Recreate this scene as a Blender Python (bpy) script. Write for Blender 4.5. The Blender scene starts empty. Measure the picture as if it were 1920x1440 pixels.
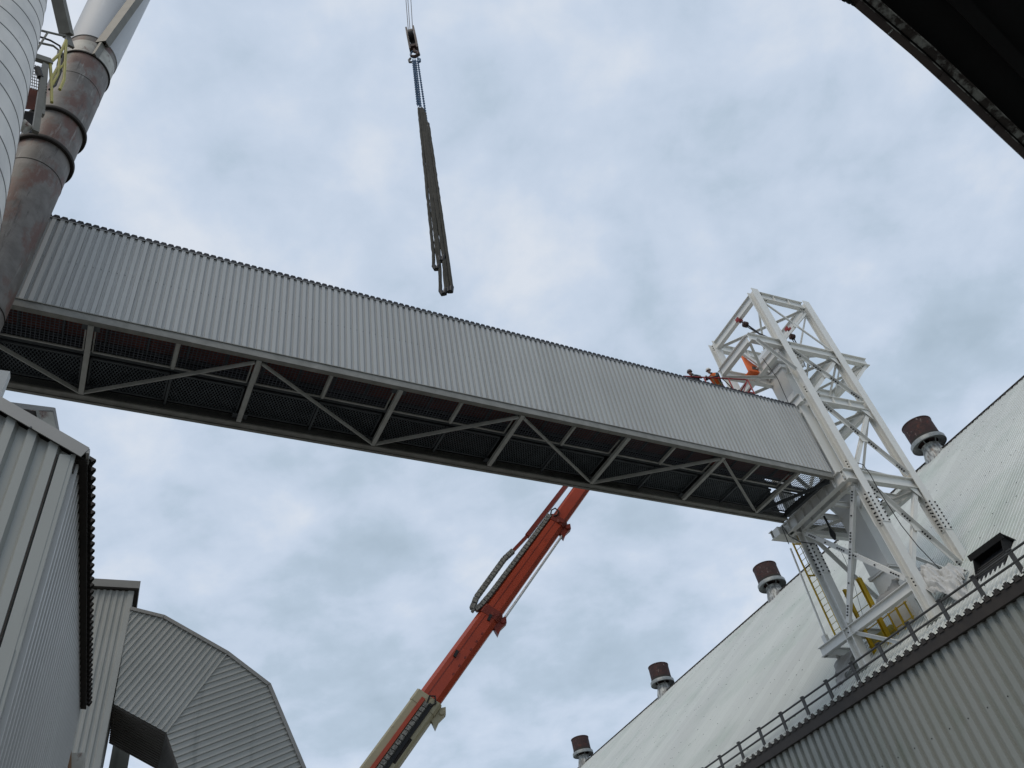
import bpy, bmesh, math, random
from mathutils import Vector, Matrix
random.seed(7)
PI = math.pi
R = math.radians
S = bpy.context.scene
COL = S.collection
# ------------------------------------------------------------------ camera
PITCH, ROLL, FPX, CZ = 0.74808746, -0.20847476, 1479.18, 1.6
YT, YG = 0.52554554, 0.59403183            # yaw of the tower/store frame and of the gallery frame
_f = Vector((0, math.cos(PITCH), math.sin(PITCH)))
_r = Vector((1, 0, 0)); _u = Vector((0, -math.sin(PITCH), math.cos(PITCH)))
CR = _r*math.cos(ROLL) + _u*math.sin(ROLL)
CU = -_r*math.sin(ROLL) + _u*math.cos(ROLL)
cam_d = bpy.data.cameras.new('camera'); cam = bpy.data.objects.new('camera', cam_d); COL.objects.link(cam)
cam_d.sensor_fit = 'HORIZONTAL'; cam_d.sensor_width = 36; cam_d.lens = 36*FPX/1920
cam_d.clip_start = 0.05; cam_d.clip_end = 4000
cam.matrix_world = Matrix(((CR.x, CU.x, -_f.x, 0), (CR.y, CU.y, -_f.y, 0), (CR.z, CU.z, -_f.z, CZ), (0, 0, 0, 1)))
S.camera = cam
# ------------------------------------------------------------------ view
S.view_settings.view_transform = 'Standard'; S.view_settings.look = 'None'
S.view_settings.exposure = 0; S.view_settings.gamma = 1; S.view_settings.use_curve_mapping = False
# ------------------------------------------------------------------ sky
SUN_EL, SUN_AZ = R(52), R(205)             # azimuth clockwise from +Y (north): light from behind, a little left
W = bpy.data.worlds.new('World'); S.world = W; W.use_nodes = True
nt = W.node_tree; nt.nodes.clear()
def N(t, **k):
    n = nt.nodes.new(t)
    for a, b in k.items(): setattr(n, a, b)
    return n
L = nt.links.new
out = N('ShaderNodeOutputWorld'); bg = N('ShaderNodeBackground'); bg.inputs[1].default_value = 0.1
sky = N('ShaderNodeTexSky', sky_type='NISHITA', sun_disc=False, sun_elevation=SUN_EL, sun_rotation=SUN_AZ)
tc = N('ShaderNodeTexCoord'); sep = N('ShaderNodeSeparateXYZ'); L(tc.outputs['Generated'], sep.inputs[0])
zz = N('ShaderNodeMath', operation='MAXIMUM'); L(sep.outputs[2], zz.inputs[0]); zz.inputs[1].default_value = 0.0
za = N('ShaderNodeMath', operation='ADD'); L(zz.outputs[0], za.inputs[0]); za.inputs[1].default_value = 0.28
dx = N('ShaderNodeMath', operation='DIVIDE'); L(sep.outputs[0], dx.inputs[0]); L(za.outputs[0], dx.inputs[1])
dy = N('ShaderNodeMath', operation='DIVIDE'); L(sep.outputs[1], dy.inputs[0]); L(za.outputs[0], dy.inputs[1])
cb = N('ShaderNodeCombineXYZ'); L(dx.outputs[0], cb.inputs[0]); L(dy.outputs[0], cb.inputs[1]); cb.inputs[2].default_value = 21.7
n1 = N('ShaderNodeTexNoise'); L(cb.outputs[0], n1.inputs['Vector'])
for k, v in (('Scale', 6.8), ('Detail', 10.0), ('Roughness', 0.55), ('Distortion', 0.12)): n1.inputs[k].default_value = v
n2 = N('ShaderNodeTexNoise'); L(cb.outputs[0], n2.inputs['Vector'])
for k, v in (('Scale', 1.7), ('Detail', 4.0), ('Roughness', 0.5), ('Distortion', 0.1)): n2.inputs[k].default_value = v
mx = N('ShaderNodeMath', operation='MULTIPLY'); L(n1.outputs['Fac'], mx.inputs[0]); mx.inputs[1].default_value = 0.62
m2 = N('ShaderNodeMath', operation='MULTIPLY_ADD'); L(n2.outputs['Fac'], m2.inputs[0]); m2.inputs[1].default_value = 0.38; L(mx.outputs[0], m2.inputs[2])
el = N('ShaderNodeMath', operation='MULTIPLY_ADD'); L(zz.outputs[0], el.inputs[0]); el.inputs[1].default_value = 0.11; el.inputs[2].default_value = -0.055
el2 = N('ShaderNodeMath', operation='ADD'); L(m2.outputs[0], el2.inputs[0]); L(el.outputs[0], el2.inputs[1])
rp = N('ShaderNodeValToRGB'); L(el2.outputs[0], rp.inputs[0])
e = rp.color_ramp.elements
e[0].position = 0.31; e[0].color = (0.425, 0.525, 0.625, 1)
e[1].position = 0.66; e[1].color = (0.730, 0.785, 0.865, 1)
for p, c in ((0.43, (0.495, 0.598, 0.715, 1)), (0.49, (0.560, 0.655, 0.785, 1)), (0.55, (0.605, 0.695, 0.825, 1))):
    q = rp.color_ramp.elements.new(p); q.color = c
up = N('ShaderNodeVectorMath', operation='SCALE'); L(rp.outputs[0], up.inputs[0]); up.inputs['Scale'].default_value = 10.5
mix = N('ShaderNodeMixRGB'); mix.inputs[0].default_value = 0.12; L(up.outputs[0], mix.inputs[1]); L(sky.outputs[0], mix.inputs[2])
L(mix.outputs[0], bg.inputs[0]); L(bg.outputs[0], out.inputs[0])
# ------------------------------------------------------------------ sun (veiled by cloud)
sd = bpy.data.lights.new('sun', 'SUN'); sd.energy = 1.15; sd.angle = R(28); sd.color = (1, 0.88, 0.72)
so = bpy.data.objects.new('sun', sd); COL.objects.link(so); so.location = (0, -20, 60)
sdir = Vector((math.sin(SUN_AZ)*math.cos(SUN_EL), math.cos(SUN_AZ)*math.cos(SUN_EL), math.sin(SUN_EL)))
so.rotation_euler = (-sdir).to_track_quat('-Z', 'Y').to_euler()
S.render.engine = 'CYCLES'
S.cycles.max_bounces = 6

# ================================================================== helpers
def ray(x, y, yaw=0.0):
    d = _f + CR*((x-960)/FPX) - CU*((y-720)/FPX)
    c, s = math.cos(yaw), math.sin(yaw)
    return Vector((d.x*c+d.y*s, -d.x*s+d.y*c, d.z))
def at(x, y, ax, val, yaw=YT):
    d = ray(x, y, yaw); o = Vector((0, 0, CZ)); t = (val-o[ax])/d[ax]; return o + t*d
def hz(x, y, h, yaw=0.0):
    d = ray(x, y, yaw); return Vector((0, 0, CZ)) + d*(h/math.hypot(d.x, d.y))
V = Vector
def frame_up(a, b, up=V((0, 0, 1))):
    d = (b-a).normalized()
    if abs(d.dot(up)) > 0.995: up = V((0, 1, 0))
    s = d.cross(up).normalized(); u = s.cross(d).normalized()
    return d, s, u
class MB:
    def __init__(s): s.v = []; s.f = []; s.smooth = []
    def add(s, vs, fs, sm=False):
        n = len(s.v); s.v += [V(p) for p in vs]
        for f in fs: s.f.append([n+i for i in f]); s.smooth.append(sm)
        return s
    def box(s, a, b):
        x0, y0, z0 = a; x1, y1, z1 = b
        return s.add([(x0,y0,z0),(x1,y0,z0),(x1,y1,z0),(x0,y1,z0),(x0,y0,z1),(x1,y0,z1),(x1,y1,z1),(x0,y1,z1)],
                     [(3,2,1,0),(4,5,6,7),(0,1,5,4),(1,2,6,5),(2,3,7,6),(3,0,4,7)])
    def bar(s, a, b, w, h, up=V((0, 0, 1)), off=(0, 0)):
        a, b = V(a), V(b); d, sd_, u = frame_up(a, b, up)
        o = sd_*off[0] + u*off[1]; w2, h2 = w/2, h/2
        vs = [p+o+sd_*i+u*j for p in (a, b) for i, j in ((-w2,-h2),(w2,-h2),(w2,h2),(-w2,h2))]
        return s.add(vs, [(0,1,2,3),(7,6,5,4),(0,4,5,1),(1,5,6,2),(2,6,7,3),(3,7,4,0)])
    def ibeam(s, a, b, w, h, tf=0.028, tw=0.018, up=V((0, 0, 1)), stiff=0):
        a, b = V(a), V(b)
        s.bar(a, b, w, tf, up, (0, h/2-tf/2)); s.bar(a, b, w, tf, up, (0, -h/2+tf/2)); s.bar(a, b, tw, h-2*tf, up)
        for i in range(stiff):
            t = (i+1)/(stiff+1); p = a.lerp(b, t); d = (b-a).normalized()*0.01
            s.bar(p-d, p+d, w*0.92, h-2*tf, up)
        return s
    def angle(s, a, b, w=0.12, t=0.014, up=V((0, 0, 1)), flip=1):
        a, b = V(a), V(b)
        s.bar(a, b, w, t, up, (0, 0)); s.bar(a, b, t, w, up, (flip*(w/2-t/2), -w/2-t/2)); return s
    def channel(s, a, b, w, h, t=0.016, up=V((0, 0, 1)), side=1):
        a, b = V(a), V(b)
        s.bar(a, b, t, h, up, (-side*(w/2-t/2), 0)); s.bar(a, b, w-t, t, up, (side*t/2, h/2-t/2)); s.bar(a, b, w-t, t, up, (side*t/2, -h/2+t/2)); return s
    def cyl(s, a, b, r1, r2=None, n=24, caps=True, sm=True):
        a, b = V(a), V(b); r2 = r1 if r2 is None else r2
        d, sd_, u = frame_up(a, b)
        ring = lambda c, r: [c+(sd_*math.cos(2*PI*i/n)+u*math.sin(2*PI*i/n))*r for i in range(n)]
        k = len(s.v); s.v += ring(a, r1)+ring(b, r2)
        for i in range(n):
            j = (i+1) % n; s.f.append([k+i, k+j, k+n+j, k+n+i]); s.smooth.append(sm)
        if caps:
            s.f.append([k+i for i in range(n)][::-1]); s.smooth.append(False)
            s.f.append([k+n+i for i in range(n)]); s.smooth.append(False)
        return s
    def lathe(s, c, prof, n=48, sm=True):
        k = len(s.v); c = V(c)
        for r, z in prof:
            for i in range(n): s.v.append(c+V((r*math.cos(2*PI*i/n), r*math.sin(2*PI*i/n), z)))
        for m in range(len(prof)-1):
            for i in range(n):
                j = (i+1) % n; s.f.append([k+m*n+i, k+m*n+j, k+(m+1)*n+j, k+(m+1)*n+i]); s.smooth.append(sm)
        return s
    def tube(s, pts, r, n=10, closed=False):
        pts = [V(p) for p in pts]; m = len(pts); k = len(s.v); u = None
        for i, p in enumerate(pts):
            if closed: d = pts[(i+1) % m]-pts[i-1]
            else: d = pts[min(i+1, m-1)]-pts[max(i-1, 0)]
            d.normalize()
            if u is None:
                h = V((0, 0, 1)) if abs(d.z) < 0.9 else V((1, 0, 0)); u = d.cross(h).normalized()
            u = (u-d*u.dot(d)).normalized(); w = d.cross(u)
            rr = r[i] if isinstance(r, (list, tuple)) else r
            s.v += [p+(u*math.cos(2*PI*j/n)+w*math.sin(2*PI*j/n))*rr for j in range(n)]
        for i in range(m if closed else m-1):
            a = k+i*n; b = k+((i+1) % m)*n
            for j in range(n):
                q = (j+1) % n; s.f.append([a+j, a+q, b+q, b+j]); s.smooth.append(True)
        if not closed:
            s.f.append([k+j for j in range(n)][::-1]); s.smooth.append(False)
            s.f.append([k+(m-1)*n+j for j in range(n)]); s.smooth.append(False)
        return s
    def prism(s, poly, off):
        poly = [V(p) for p in poly]; off = V(off); n = len(poly)
        return s.add(poly+[p+off for p in poly], [list(range(n))[::-1], [n+i for i in range(n)]]+[[i, (i+1) % n, n+(i+1) % n, n+i] for i in range(n)])
    def corr(s, O, A, B, Nn, length, height, pitch, depth, prof=((0, 0), (.30, 0), (.40, 1), (.86, 1), (.96, 0))):
        O, A, B, Nn = V(O), V(A), V(B), V(Nn); pts = []
        k = 0
        while k*pitch < length:
            for f, h in prof:
                x = (k+f)*pitch
                if x <= length: pts.append(O+A*x+Nn*h*depth)
            k += 1
        n = len(pts); vs = pts+[p+B*height for p in pts]
        return s.add(vs, [[i, i+1, n+i+1, n+i] for i in range(n-1)])
    def ribpoly(s, poly, O, A, B, Nn, ang, pitch, w, depth, phase=0.0):
        """base polygon with raised trapezoid ribs along the direction ang (plane coordinates A,B)"""
        O, A, B, Nn = V(O), V(A), V(B), V(Nn)
        P3 = lambda p, h: O+A*p[0]+B*p[1]+Nn*h
        s.add([P3(p, 0) for p in poly], [list(range(len(poly)))])
        d = (math.cos(ang), math.sin(ang)); q = (-d[1], d[0])
        ts = [p[0]*q[0]+p[1]*q[1] for p in poly]
        def clip(pl, nx, ny, c):
            o = []
            for i in range(len(pl)):
                a, b = pl[i-1], pl[i]; da = a[0]*nx+a[1]*ny-c; db = b[0]*nx+b[1]*ny-c
                if (da >= 0) != (db >= 0):
                    t = da/(da-db); o.append((a[0]+(b[0]-a[0])*t, a[1]+(b[1]-a[1])*t))
                if db >= 0: o.append(b)
            return o
        def strip(t0, t1): return clip(clip(poly, q[0], q[1], t0), -q[0], -q[1], -t1)
        t = min(ts)+phase*pitch
        while t < max(ts):
            lo = strip(t-w/2, t+w/2); hi = strip(t-w*0.3, t+w*0.3)
            if len(lo) >= 3 and len(hi) >= 3:
                if len(lo) == len(hi):
                    n = len(lo); s.add([P3(p, 0.001) for p in lo]+[P3(p, depth) for p in hi], [[n+i for i in range(n)]]+[[i, (i+1) % n, n+(i+1) % n, n+i] for i in range(n)])
                else:
                    n = len(hi); s.add([P3(p, 0.001) for p in hi]+[P3(p, depth) for p in hi], [[n+i for i in range(n)]]+[[i, (i+1) % n, n+(i+1) % n, n+i] for i in range(n)])
            t += pitch
        return s
def mesh_obj(name, mb, mat, org=V((0, 0, 0))):
    me = bpy.data.meshes.new(name); me.from_pydata([tuple(p-org) for p in mb.v], [], mb.f)
    me.polygons.foreach_set('use_smooth', mb.smooth); me.update()
    bm = bmesh.new(); bm.from_mesh(me); bmesh.ops.recalc_face_normals(bm, faces=bm.faces); bm.to_mesh(me); bm.free()
    if any(mb.smooth):
        try: me.set_sharp_from_angle(angle=R(38))
        except Exception: pass
    me.materials.append(mat)
    o = bpy.data.objects.new(name, me); COL.objects.link(o); return o
def tag(o, label=None, cat=None, group=None, kind=None):
    if label: o['label'] = label
    if cat: o['category'] = cat
    if group: o['group'] = group
    if kind: o['kind'] = kind
    return o
def rotz(p, a): c, s = math.cos(a), math.sin(a); return V((p[0]*c-p[1]*s, p[0]*s+p[1]*c, p[2]))
def thing(name, label, cat, base=(0, 0, 0), yaw=0.0, group=None, kind=None):
    o = bpy.data.objects.new(name, None); COL.objects.link(o); o.empty_display_size = 0.3
    o.location = rotz(base, yaw); o.rotation_euler = (0, 0, yaw)
    o['_b'] = list(base)
    return tag(o, label, cat, group, kind)
def part(name, mb, mat, parent, label=None, kind=None):
    """mesh child; coordinates of mb are in the frame of the top-level thing"""
    r = parent
    while r.parent: r = r.parent
    o = mesh_obj(name, mb, mat, V(r['_b'])); o.parent = parent
    return tag(o, label, None, None, kind)
def single(name, mb, mat, label, cat, base=(0, 0, 0), yaw=0.0, group=None, kind=None):
    o = mesh_obj(name, mb, mat, V(base)); o.location = rotz(base, yaw); o.rotation_euler = (0, 0, yaw)
    return tag(o, label, cat, group, kind)

# ================================================================== materials
def pm(name, c1, c2=None, rough=0.6, metal=0.0, scale=1.5, stretch=(1, 1, 1), fac=(0.35, 0.7), spots=None, bump=0.0, bscale=30, spec=0.4, detail=6, sheet=None):
    m = bpy.data.materials.new(name); m.use_nodes = True; t = m.node_tree; b = t.nodes['Principled BSDF']
    n = lambda k: t.nodes.new(k); l = t.links.new
    b.inputs['Roughness'].default_value = rough; b.inputs['Metallic'].default_value = metal
    b.inputs['Specular IOR Level'].default_value = spec
    c2 = c2 or tuple(x*0.82 for x in c1)
    tc = n('ShaderNodeTexCoord'); gm = n('ShaderNodeNewGeometry'); mp = n('ShaderNodeMapping'); l(gm.outputs['Position'], mp.inputs[0]); mp.inputs['Scale'].default_value = stretch
    ns = n('ShaderNodeTexNoise'); l(mp.outputs[0], ns.inputs['Vector']); ns.inputs['Scale'].default_value = scale; ns.inputs['Detail'].default_value = detail; ns.inputs['Roughness'].default_value = 0.6
    rr = n('ShaderNodeMapRange'); l(ns.outputs['Fac'], rr.inputs[0]); rr.inputs[1].default_value = fac[0]; rr.inputs[2].default_value = fac[1]
    mx = n('ShaderNodeMixRGB'); l(rr.outputs[0], mx.inputs[0]); mx.inputs[1].default_value = (*c1, 1); mx.inputs[2].default_value = (*c2, 1)
    last = mx.outputs[0]
    for sp in (spots or []):          # (colour, scale, lo, hi, stretch)
        mp2 = n('ShaderNodeMapping'); l(gm.outputs['Position'], mp2.inputs[0]); mp2.inputs['Scale'].default_value = sp[4]; mp2.inputs['Location'].default_value = (3.1, 7.7, 1.9)
        s2 = n('ShaderNodeTexNoise'); l(mp2.outputs[0], s2.inputs['Vector']); s2.inputs['Scale'].default_value = sp[1]; s2.inputs['Detail'].default_value = 8; s2.inputs['Roughness'].default_value = 0.65
        r2 = n('ShaderNodeMapRange'); l(s2.outputs['Fac'], r2.inputs[0]); r2.inputs[1].default_value = sp[2]; r2.inputs[2].default_value = sp[3]
        m2 = n('ShaderNodeMixRGB'); l(r2.outputs[0], m2.inputs[0]); l(last, m2.inputs[1]); m2.inputs[2].default_value = (*sp[0], 1); last = m2.outputs[0]
    if sheet:                          # every sheet of cladding has its own slight tone, with a thin lap line
        sp_ = n('ShaderNodeSeparateXYZ'); l(tc.outputs['Object'], sp_.inputs[0])
        dv = n('ShaderNodeMath'); dv.operation = 'DIVIDE'; l(sp_.outputs[sheet[0]], dv.inputs[0]); dv.inputs[1].default_value = sheet[1]
        fl = n('ShaderNodeMath'); fl.operation = 'FLOOR'; l(dv.outputs[0], fl.inputs[0])
        wn = n('ShaderNodeTexWhiteNoise'); wn.noise_dimensions = '1D'; l(fl.outputs[0], wn.inputs['W'])
        mr = n('ShaderNodeMapRange'); l(wn.outputs['Value'], mr.inputs[0]); mr.inputs[3].default_value = 1-sheet[2]; mr.inputs[4].default_value = 1+sheet[2]*.4
        fr = n('ShaderNodeMath'); fr.operation = 'FRACT'; l(dv.outputs[0], fr.inputs[0])
        lt = n('ShaderNodeMath'); lt.operation = 'LESS_THAN'; l(fr.outputs[0], lt.inputs[0]); lt.inputs[1].default_value = .012/sheet[1]*1.2
        ms = n('ShaderNodeMath'); ms.operation = 'MULTIPLY_ADD'; l(lt.outputs[0], ms.inputs[0]); ms.inputs[1].default_value = -.35; l(mr.outputs[0], ms.inputs[2])
        vm = n('ShaderNodeVectorMath'); vm.operation = 'SCALE'; l(last, vm.inputs[0]); l(ms.outputs[0], vm.inputs['Scale']); last = vm.outputs[0]
    l(last, b.inputs['Base Color'])
    if bump:
        bn = n('ShaderNodeTexNoise'); l(gm.outputs['Position'], bn.inputs['Vector']); bn.inputs['Scale'].default_value = bscale; bn.inputs['Detail'].default_value = 4
        bp = n('ShaderNodeBump'); bp.inputs['Strength'].default_value = bump; bp.inputs['Distance'].default_value = 0.02
        l(bn.outputs['Fac'], bp.inputs['Height']); l(bp.outputs[0], b.inputs['Normal'])
    return m
VS = (1, 1, 0.12)      # vertical streaks
M = dict(
 steel=pm('white_paint', (.72,.72,.69), (.65,.65,.615), .45, scale=.6, fac=(.3,.75), spots=[((.50,.47,.40),2.2,.62,.80,(1,1,.3)), ((.33,.27,.20),9,.70,.76,(1,1,.5))]),
 casing=pm('casing_paint', (.66,.665,.65), (.56,.565,.55), .5, scale=.5, stretch=(1,1,.3), spots=[((.42,.41,.38),1.2,.6,.85,VS)]),
 clad=pm('grey_cladding', (.455,.462,.45), (.415,.42,.41), .42, .05, scale=.25, stretch=(1,1,1), fac=(.3,.7), detail=2, spots=[((.36,.37,.36),3.0,.62,.9,(1,1,.08))], sheet=(0, .909, .05)),
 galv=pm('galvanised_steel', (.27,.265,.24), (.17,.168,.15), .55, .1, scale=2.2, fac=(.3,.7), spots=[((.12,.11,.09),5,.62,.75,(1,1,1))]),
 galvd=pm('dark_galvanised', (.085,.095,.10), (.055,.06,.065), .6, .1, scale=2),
 mesh=pm('mesh_wire', (.10,.115,.125), (.06,.07,.078), .5, .3, scale=3),
 galvm=pm('truss_member_zinc', (.44,.44,.41), (.33,.33,.30), .5, .05, scale=2.5, spots=[((.2,.2,.18),5,.64,.78,(1,1,1))]),
 wire=pm('guard_wire', (.085,.095,.115), (.05,.058,.07), .5, .1, scale=3),
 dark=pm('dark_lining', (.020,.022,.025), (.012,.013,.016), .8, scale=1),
 belt=pm('orange_conveyor', (.17,.042,.025), (.07,.02,.016), .6, scale=.8, fac=(.35,.65)),
 roofe=pm('dark_roof_edge', (.022,.024,.03), (.014,.014,.017), .6, scale=1),
 bolt=pm('bolt_steel', (.022,.022,.024), (.012,.012,.012), .5, .3, scale=8),
 store=pm('store_roof_sheet', (.655,.675,.64), (.61,.625,.60), .5, .0, scale=.10, stretch=(1,1,1), fac=(.3,.7), detail=3, spots=[((.53,.575,.53),.16,.50,.72,(1,1,1)), ((.50,.51,.49),3.0,.60,.82,(.12,1,.12)), ((.44,.43,.40),1.2,.66,.80,(.1,.6,.1))], sheet=(1, 1.135, .05)),
 swall=pm('store_wall_sheet', (.28,.29,.27), (.235,.25,.225), .55, scale=.35, stretch=(1,1,.5), fac=(.3,.7), spots=[((.15,.19,.14),.8,.52,.8,(1,1,.3)), ((.12,.12,.10),9,.68,.8,VS)]),
 fascia=pm('brown_fascia', (.040,.032,.026), (.027,.022,.019), .6, scale=2),
 rail=pm('grey_rail_paint', (.060,.062,.060), (.042,.038,.036), .5, scale=3),
 rust=pm('rusty_vent', (.050,.022,.019), (.030,.017,.016), .75, scale=3, stretch=(1,1,3), fac=(.4,.6), spots=[((.26,.20,.18),4,.60,.68,(1,1,.5)), ((.10,.03,.02),2.5,.55,.7,(1,1,1))], bump=.3),
 ventn=pm('weathered_zinc', (.42,.43,.41), (.17,.17,.165), .5, .1, scale=5, stretch=(1,1,.3), fac=(.42,.56), spots=[((.22,.11,.05),2.5,.58,.70,VS)], bump=1.0, bscale=5),
 vring=pm('vent_ring', (.27,.29,.285), (.17,.18,.18), .5, .3, scale=4),
 stackr=pm('rusty_stack_steel', (.165,.15,.135), (.11,.098,.086), .6, scale=1.6, fac=(.4,.6), spots=[((.120,.062,.047),1.3,.50,.60,(1,1,.5)), ((.26,.25,.23),6.5,.60,.72,(1,1,.10)), ((.05,.042,.038),7,.58,.70,(1,1,.12))], bump=.25, bscale=14),
 collar=pm('pale_collar_paint', (.44,.43,.38), (.30,.28,.24), .55, scale=2, spots=[((.12,.06,.045),3,.55,.66,(1,1,.6))]),
 stackw=pm('aluminium_jacket', (.50,.51,.52), (.43,.44,.45), .6, .05, scale=.5, stretch=(1,1,.3), spots=[((.66,.68,.70),1.0,.6,.8,VS)]),
 silo=pm('silo_jacket', (.72,.69,.635), (.55,.535,.50), .5, .0, scale=1.1, stretch=(1,1,.5), spots=[((.40,.39,.36),2,.58,.8,(1,1,.3))]),
 seam=pm('seam_band', (.12,.12,.115), (.09,.09,.085), .5, .2, scale=5),
 strut=pm('olive_grey_strut', (.175,.17,.145), (.13,.125,.105), .55, scale=2),
 yellow=pm('safety_yellow', (.56,.37,.012), (.44,.28,.012), .5, scale=3, spots=[((.18,.12,.03),6,.66,.78,(1,1,.5))]),
 yellowd=pm('faded_yellow', (.42,.37,.09), (.30,.27,.08), .55, scale=3),
 orange=pm('crane_orange', (.43,.055,.018), (.36,.045,.016), .45, scale=1.2, spots=[((.24,.03,.014),2.2,.62,.8,(1,1,1))]),
 oranged=pm('boom_dark_orange', (.22,.028,.013), (.16,.022,.012), .45, scale=1.2),
 orangeb=pm('guard_orange', (.78,.16,.035), (.62,.12,.03), .45, scale=2),
 cream=pm('boom_cream', (.42,.375,.235), (.37,.325,.205), .42, scale=.8, spots=[((.22,.19,.13),3,.66,.8,(1,1,1))]),
 track=pm('cable_track', (.20,.20,.18), (.09,.09,.085), .6, .2, scale=14, fac=(.45,.55)),
 black=pm('black_rubber', (.018,.018,.018), (.01,.01,.01), .6, scale=5),
 chrome=pm('chrome_rod', (.72,.74,.76), (.6,.62,.64), .3, .3, scale=5),
 red=pm('basket_red', (.33,.022,.022), (.22,.018,.018), .45, scale=4),
 sling=pm('sling_sleeve', (.058,.056,.047), (.036,.035,.030), .9, scale=6, stretch=(1,1,.5), bump=.6, bscale=25),
 blue=pm('blue_chain', (.035,.10,.19), (.02,.05,.10), .5, .2, scale=9),
 rope=pm('wire_rope', (.10,.10,.11), (.06,.06,.07), .5, .4, scale=20),
 block=pm('block_paint', (.11,.085,.075), (.045,.035,.032), .6, scale=5, spots=[((.28,.25,.23),6,.6,.7,(1,1,1))]),
 bwall=pm('building_sheet', (.33,.34,.32), (.285,.295,.275), .5, .05, scale=.6, stretch=(1,1,.35), spots=[((.15,.155,.145),3,.62,.8,VS)]),
 bside=pm('building_side_sheet', (.50,.495,.47), (.42,.415,.395), .4, .0, scale=.6, stretch=(1,1,.3)),
 trim=pm('trim_flashing', (.30,.295,.28), (.26,.255,.24), .45, .1, scale=1),
 soffit=pm('brown_soffit', (.035,.028,.023), (.02,.017,.014), .8, scale=2),
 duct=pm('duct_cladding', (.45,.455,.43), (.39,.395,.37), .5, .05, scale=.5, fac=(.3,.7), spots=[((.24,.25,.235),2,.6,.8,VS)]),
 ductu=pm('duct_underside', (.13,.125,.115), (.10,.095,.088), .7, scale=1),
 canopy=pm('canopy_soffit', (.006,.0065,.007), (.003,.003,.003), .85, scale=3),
 canang=pm('peeling_angle', (.34,.36,.34), (.05,.043,.038), .6, .0, scale=7, stretch=(1,1,1), fac=(.42,.52), bump=.5),
 gutter=pm('brown_gutter', (.085,.068,.06), (.05,.040,.04), .5, scale=3, spots=[((.10,.085,.06),2,.6,.75,(1,1,1))]),
 ground=pm('concrete_yard', (.22,.215,.20), (.16,.155,.145), .9, scale=.3, bump=.3),
 tarp=pm('white_tarpaulin', (.52,.52,.505), (.40,.40,.385), .6, scale=2),
 tarpd=pm('grey_tarpaulin', (.33,.325,.31), (.24,.235,.22), .65, scale=2, bump=.4, bscale=6),
 skin=pm('skin', (.42,.24,.17), (.36,.19,.13), .6, scale=10),
 navy=pm('dark_workwear', (.035,.045,.055), (.02,.026,.032), .85, scale=6),
 hivis=pm('hi_vis_orange', (.80,.17,.03), (.62,.12,.025), .7, scale=5),
 lime=pm('hi_vis_band', (.32,.36,.20), (.26,.3,.16), .6, scale=5),
 helmw=pm('helmet_white', (.62,.60,.56), (.52,.5,.47), .35, scale=4),
 helmd=pm('helmet_dark', (.12,.10,.10), (.09,.08,.08), .4, scale=4),
 glove=pm('glove_grey', (.28,.29,.24), (.2,.2,.17), .8, scale=9),
 brown=pm('brown_panel', (.20,.115,.06), (.15,.085,.045), .7, scale=2),
)
MT = M

# ================================================================== ground
g = MB().box((-600, -600, -0.5), (600, 600, 0)); single('ground', g, M['ground'], 'flat grey concrete yard under everything', None, kind='structure')
del bpy.data.objects['ground']['label']

# ================================================================== conveyor gallery (frame G)
GU0, GU1, GV0, GV1, GZ0, GZ1 = -9.0, 28.02, 18.0, 21.5, 20.64, 24.65
gal = thing('conveyor_gallery', 'long grey ribbed conveyor bridge with open mesh underside crossing the sky', 'conveyor bridge', (10, 19.75, 20.2), YG)
X, Y, Z = V((1, 0, 0)), V((0, 1, 0)), V((0, 0, 1))
wallL = GU1-GU0
P = 0.2272
part('side_cladding', MB().corr((GU0, GV0, GZ0), X, Z, -Y, wallL, GZ1-GZ0, P, .052, ((0,0),(.05,0),(.12,1),(.62,1),(.69,0),(.80,0),(.83,.2),(.87,.2),(.90,0))), M['clad'], gal)
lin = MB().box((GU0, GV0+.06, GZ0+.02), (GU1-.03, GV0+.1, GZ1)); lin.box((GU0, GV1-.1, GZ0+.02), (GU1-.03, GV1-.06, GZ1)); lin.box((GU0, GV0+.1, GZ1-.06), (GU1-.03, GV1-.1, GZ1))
part('light_block_lining', lin, M['dark'], gal)  # dark boxes added behind the single-sided cladding to block light
part('far_cladding', MB().corr((GU0, GV1, GZ0), X, Z, Y, wallL, GZ1-GZ0, P, .042), M['clad'], gal)
part('roof_sheet', MB().corr((GU0, GV0-.07, GZ1+.02), X, Y, Z, wallL, GV1-GV0+.14, P, .10, ((0,0),(.18,0),(.34,1),(.66,1),(.82,0))), M['roofe'], gal)
eb = MB()
k = GU0
while k < GU1-.2:
    eb.prism([(k+P*.02, GV0-.068, GZ1-.02), (k+P*.98, GV0-.068, GZ1-.02), (k+P*.98, GV0-.068, GZ1+.03), (k+P*.80, GV0-.068, GZ1+.13), (k+P*.24, GV0-.068, GZ1+.13), (k+P*.02, GV0-.068, GZ1+.03)], (0, .03, 0)); k += P
part('eave_filler', eb, M['roofe'], gal, kind='stuff')
part('eave_flashing', MB().box((GU0, GV0-.066, GZ1-.045), (GU1, GV0-.064, GZ1-.022)), M['clad'], gal)
part('end_flashing', MB().box((GU1-.02, GV0-.06, GZ0), (GU1+.035, GV0+.06, GZ1)), M['clad'], gal)
scr = MB()
k = GU0+P*.76
while k < GU1:
    scr.box((k-.008, GV0-.012, 22.72), (k+.008, GV0-.001, 22.74)); k += P
part('cladding_screws', scr, M['galvd'], gal, kind='stuff')
part('near_chord', MB().ibeam((GU0, GV0+.015, 20.47), (GU1, GV0+.015, 20.47), .18, .33, .03, .12), M['galv'], gal)
fc = MB()
for i in range(3): fc.box((GU0, 21.12+i*.13, 20.25+.03*(i % 2)), (GU1-.05, 21.12+i*.13+.10, 20.60))
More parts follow.
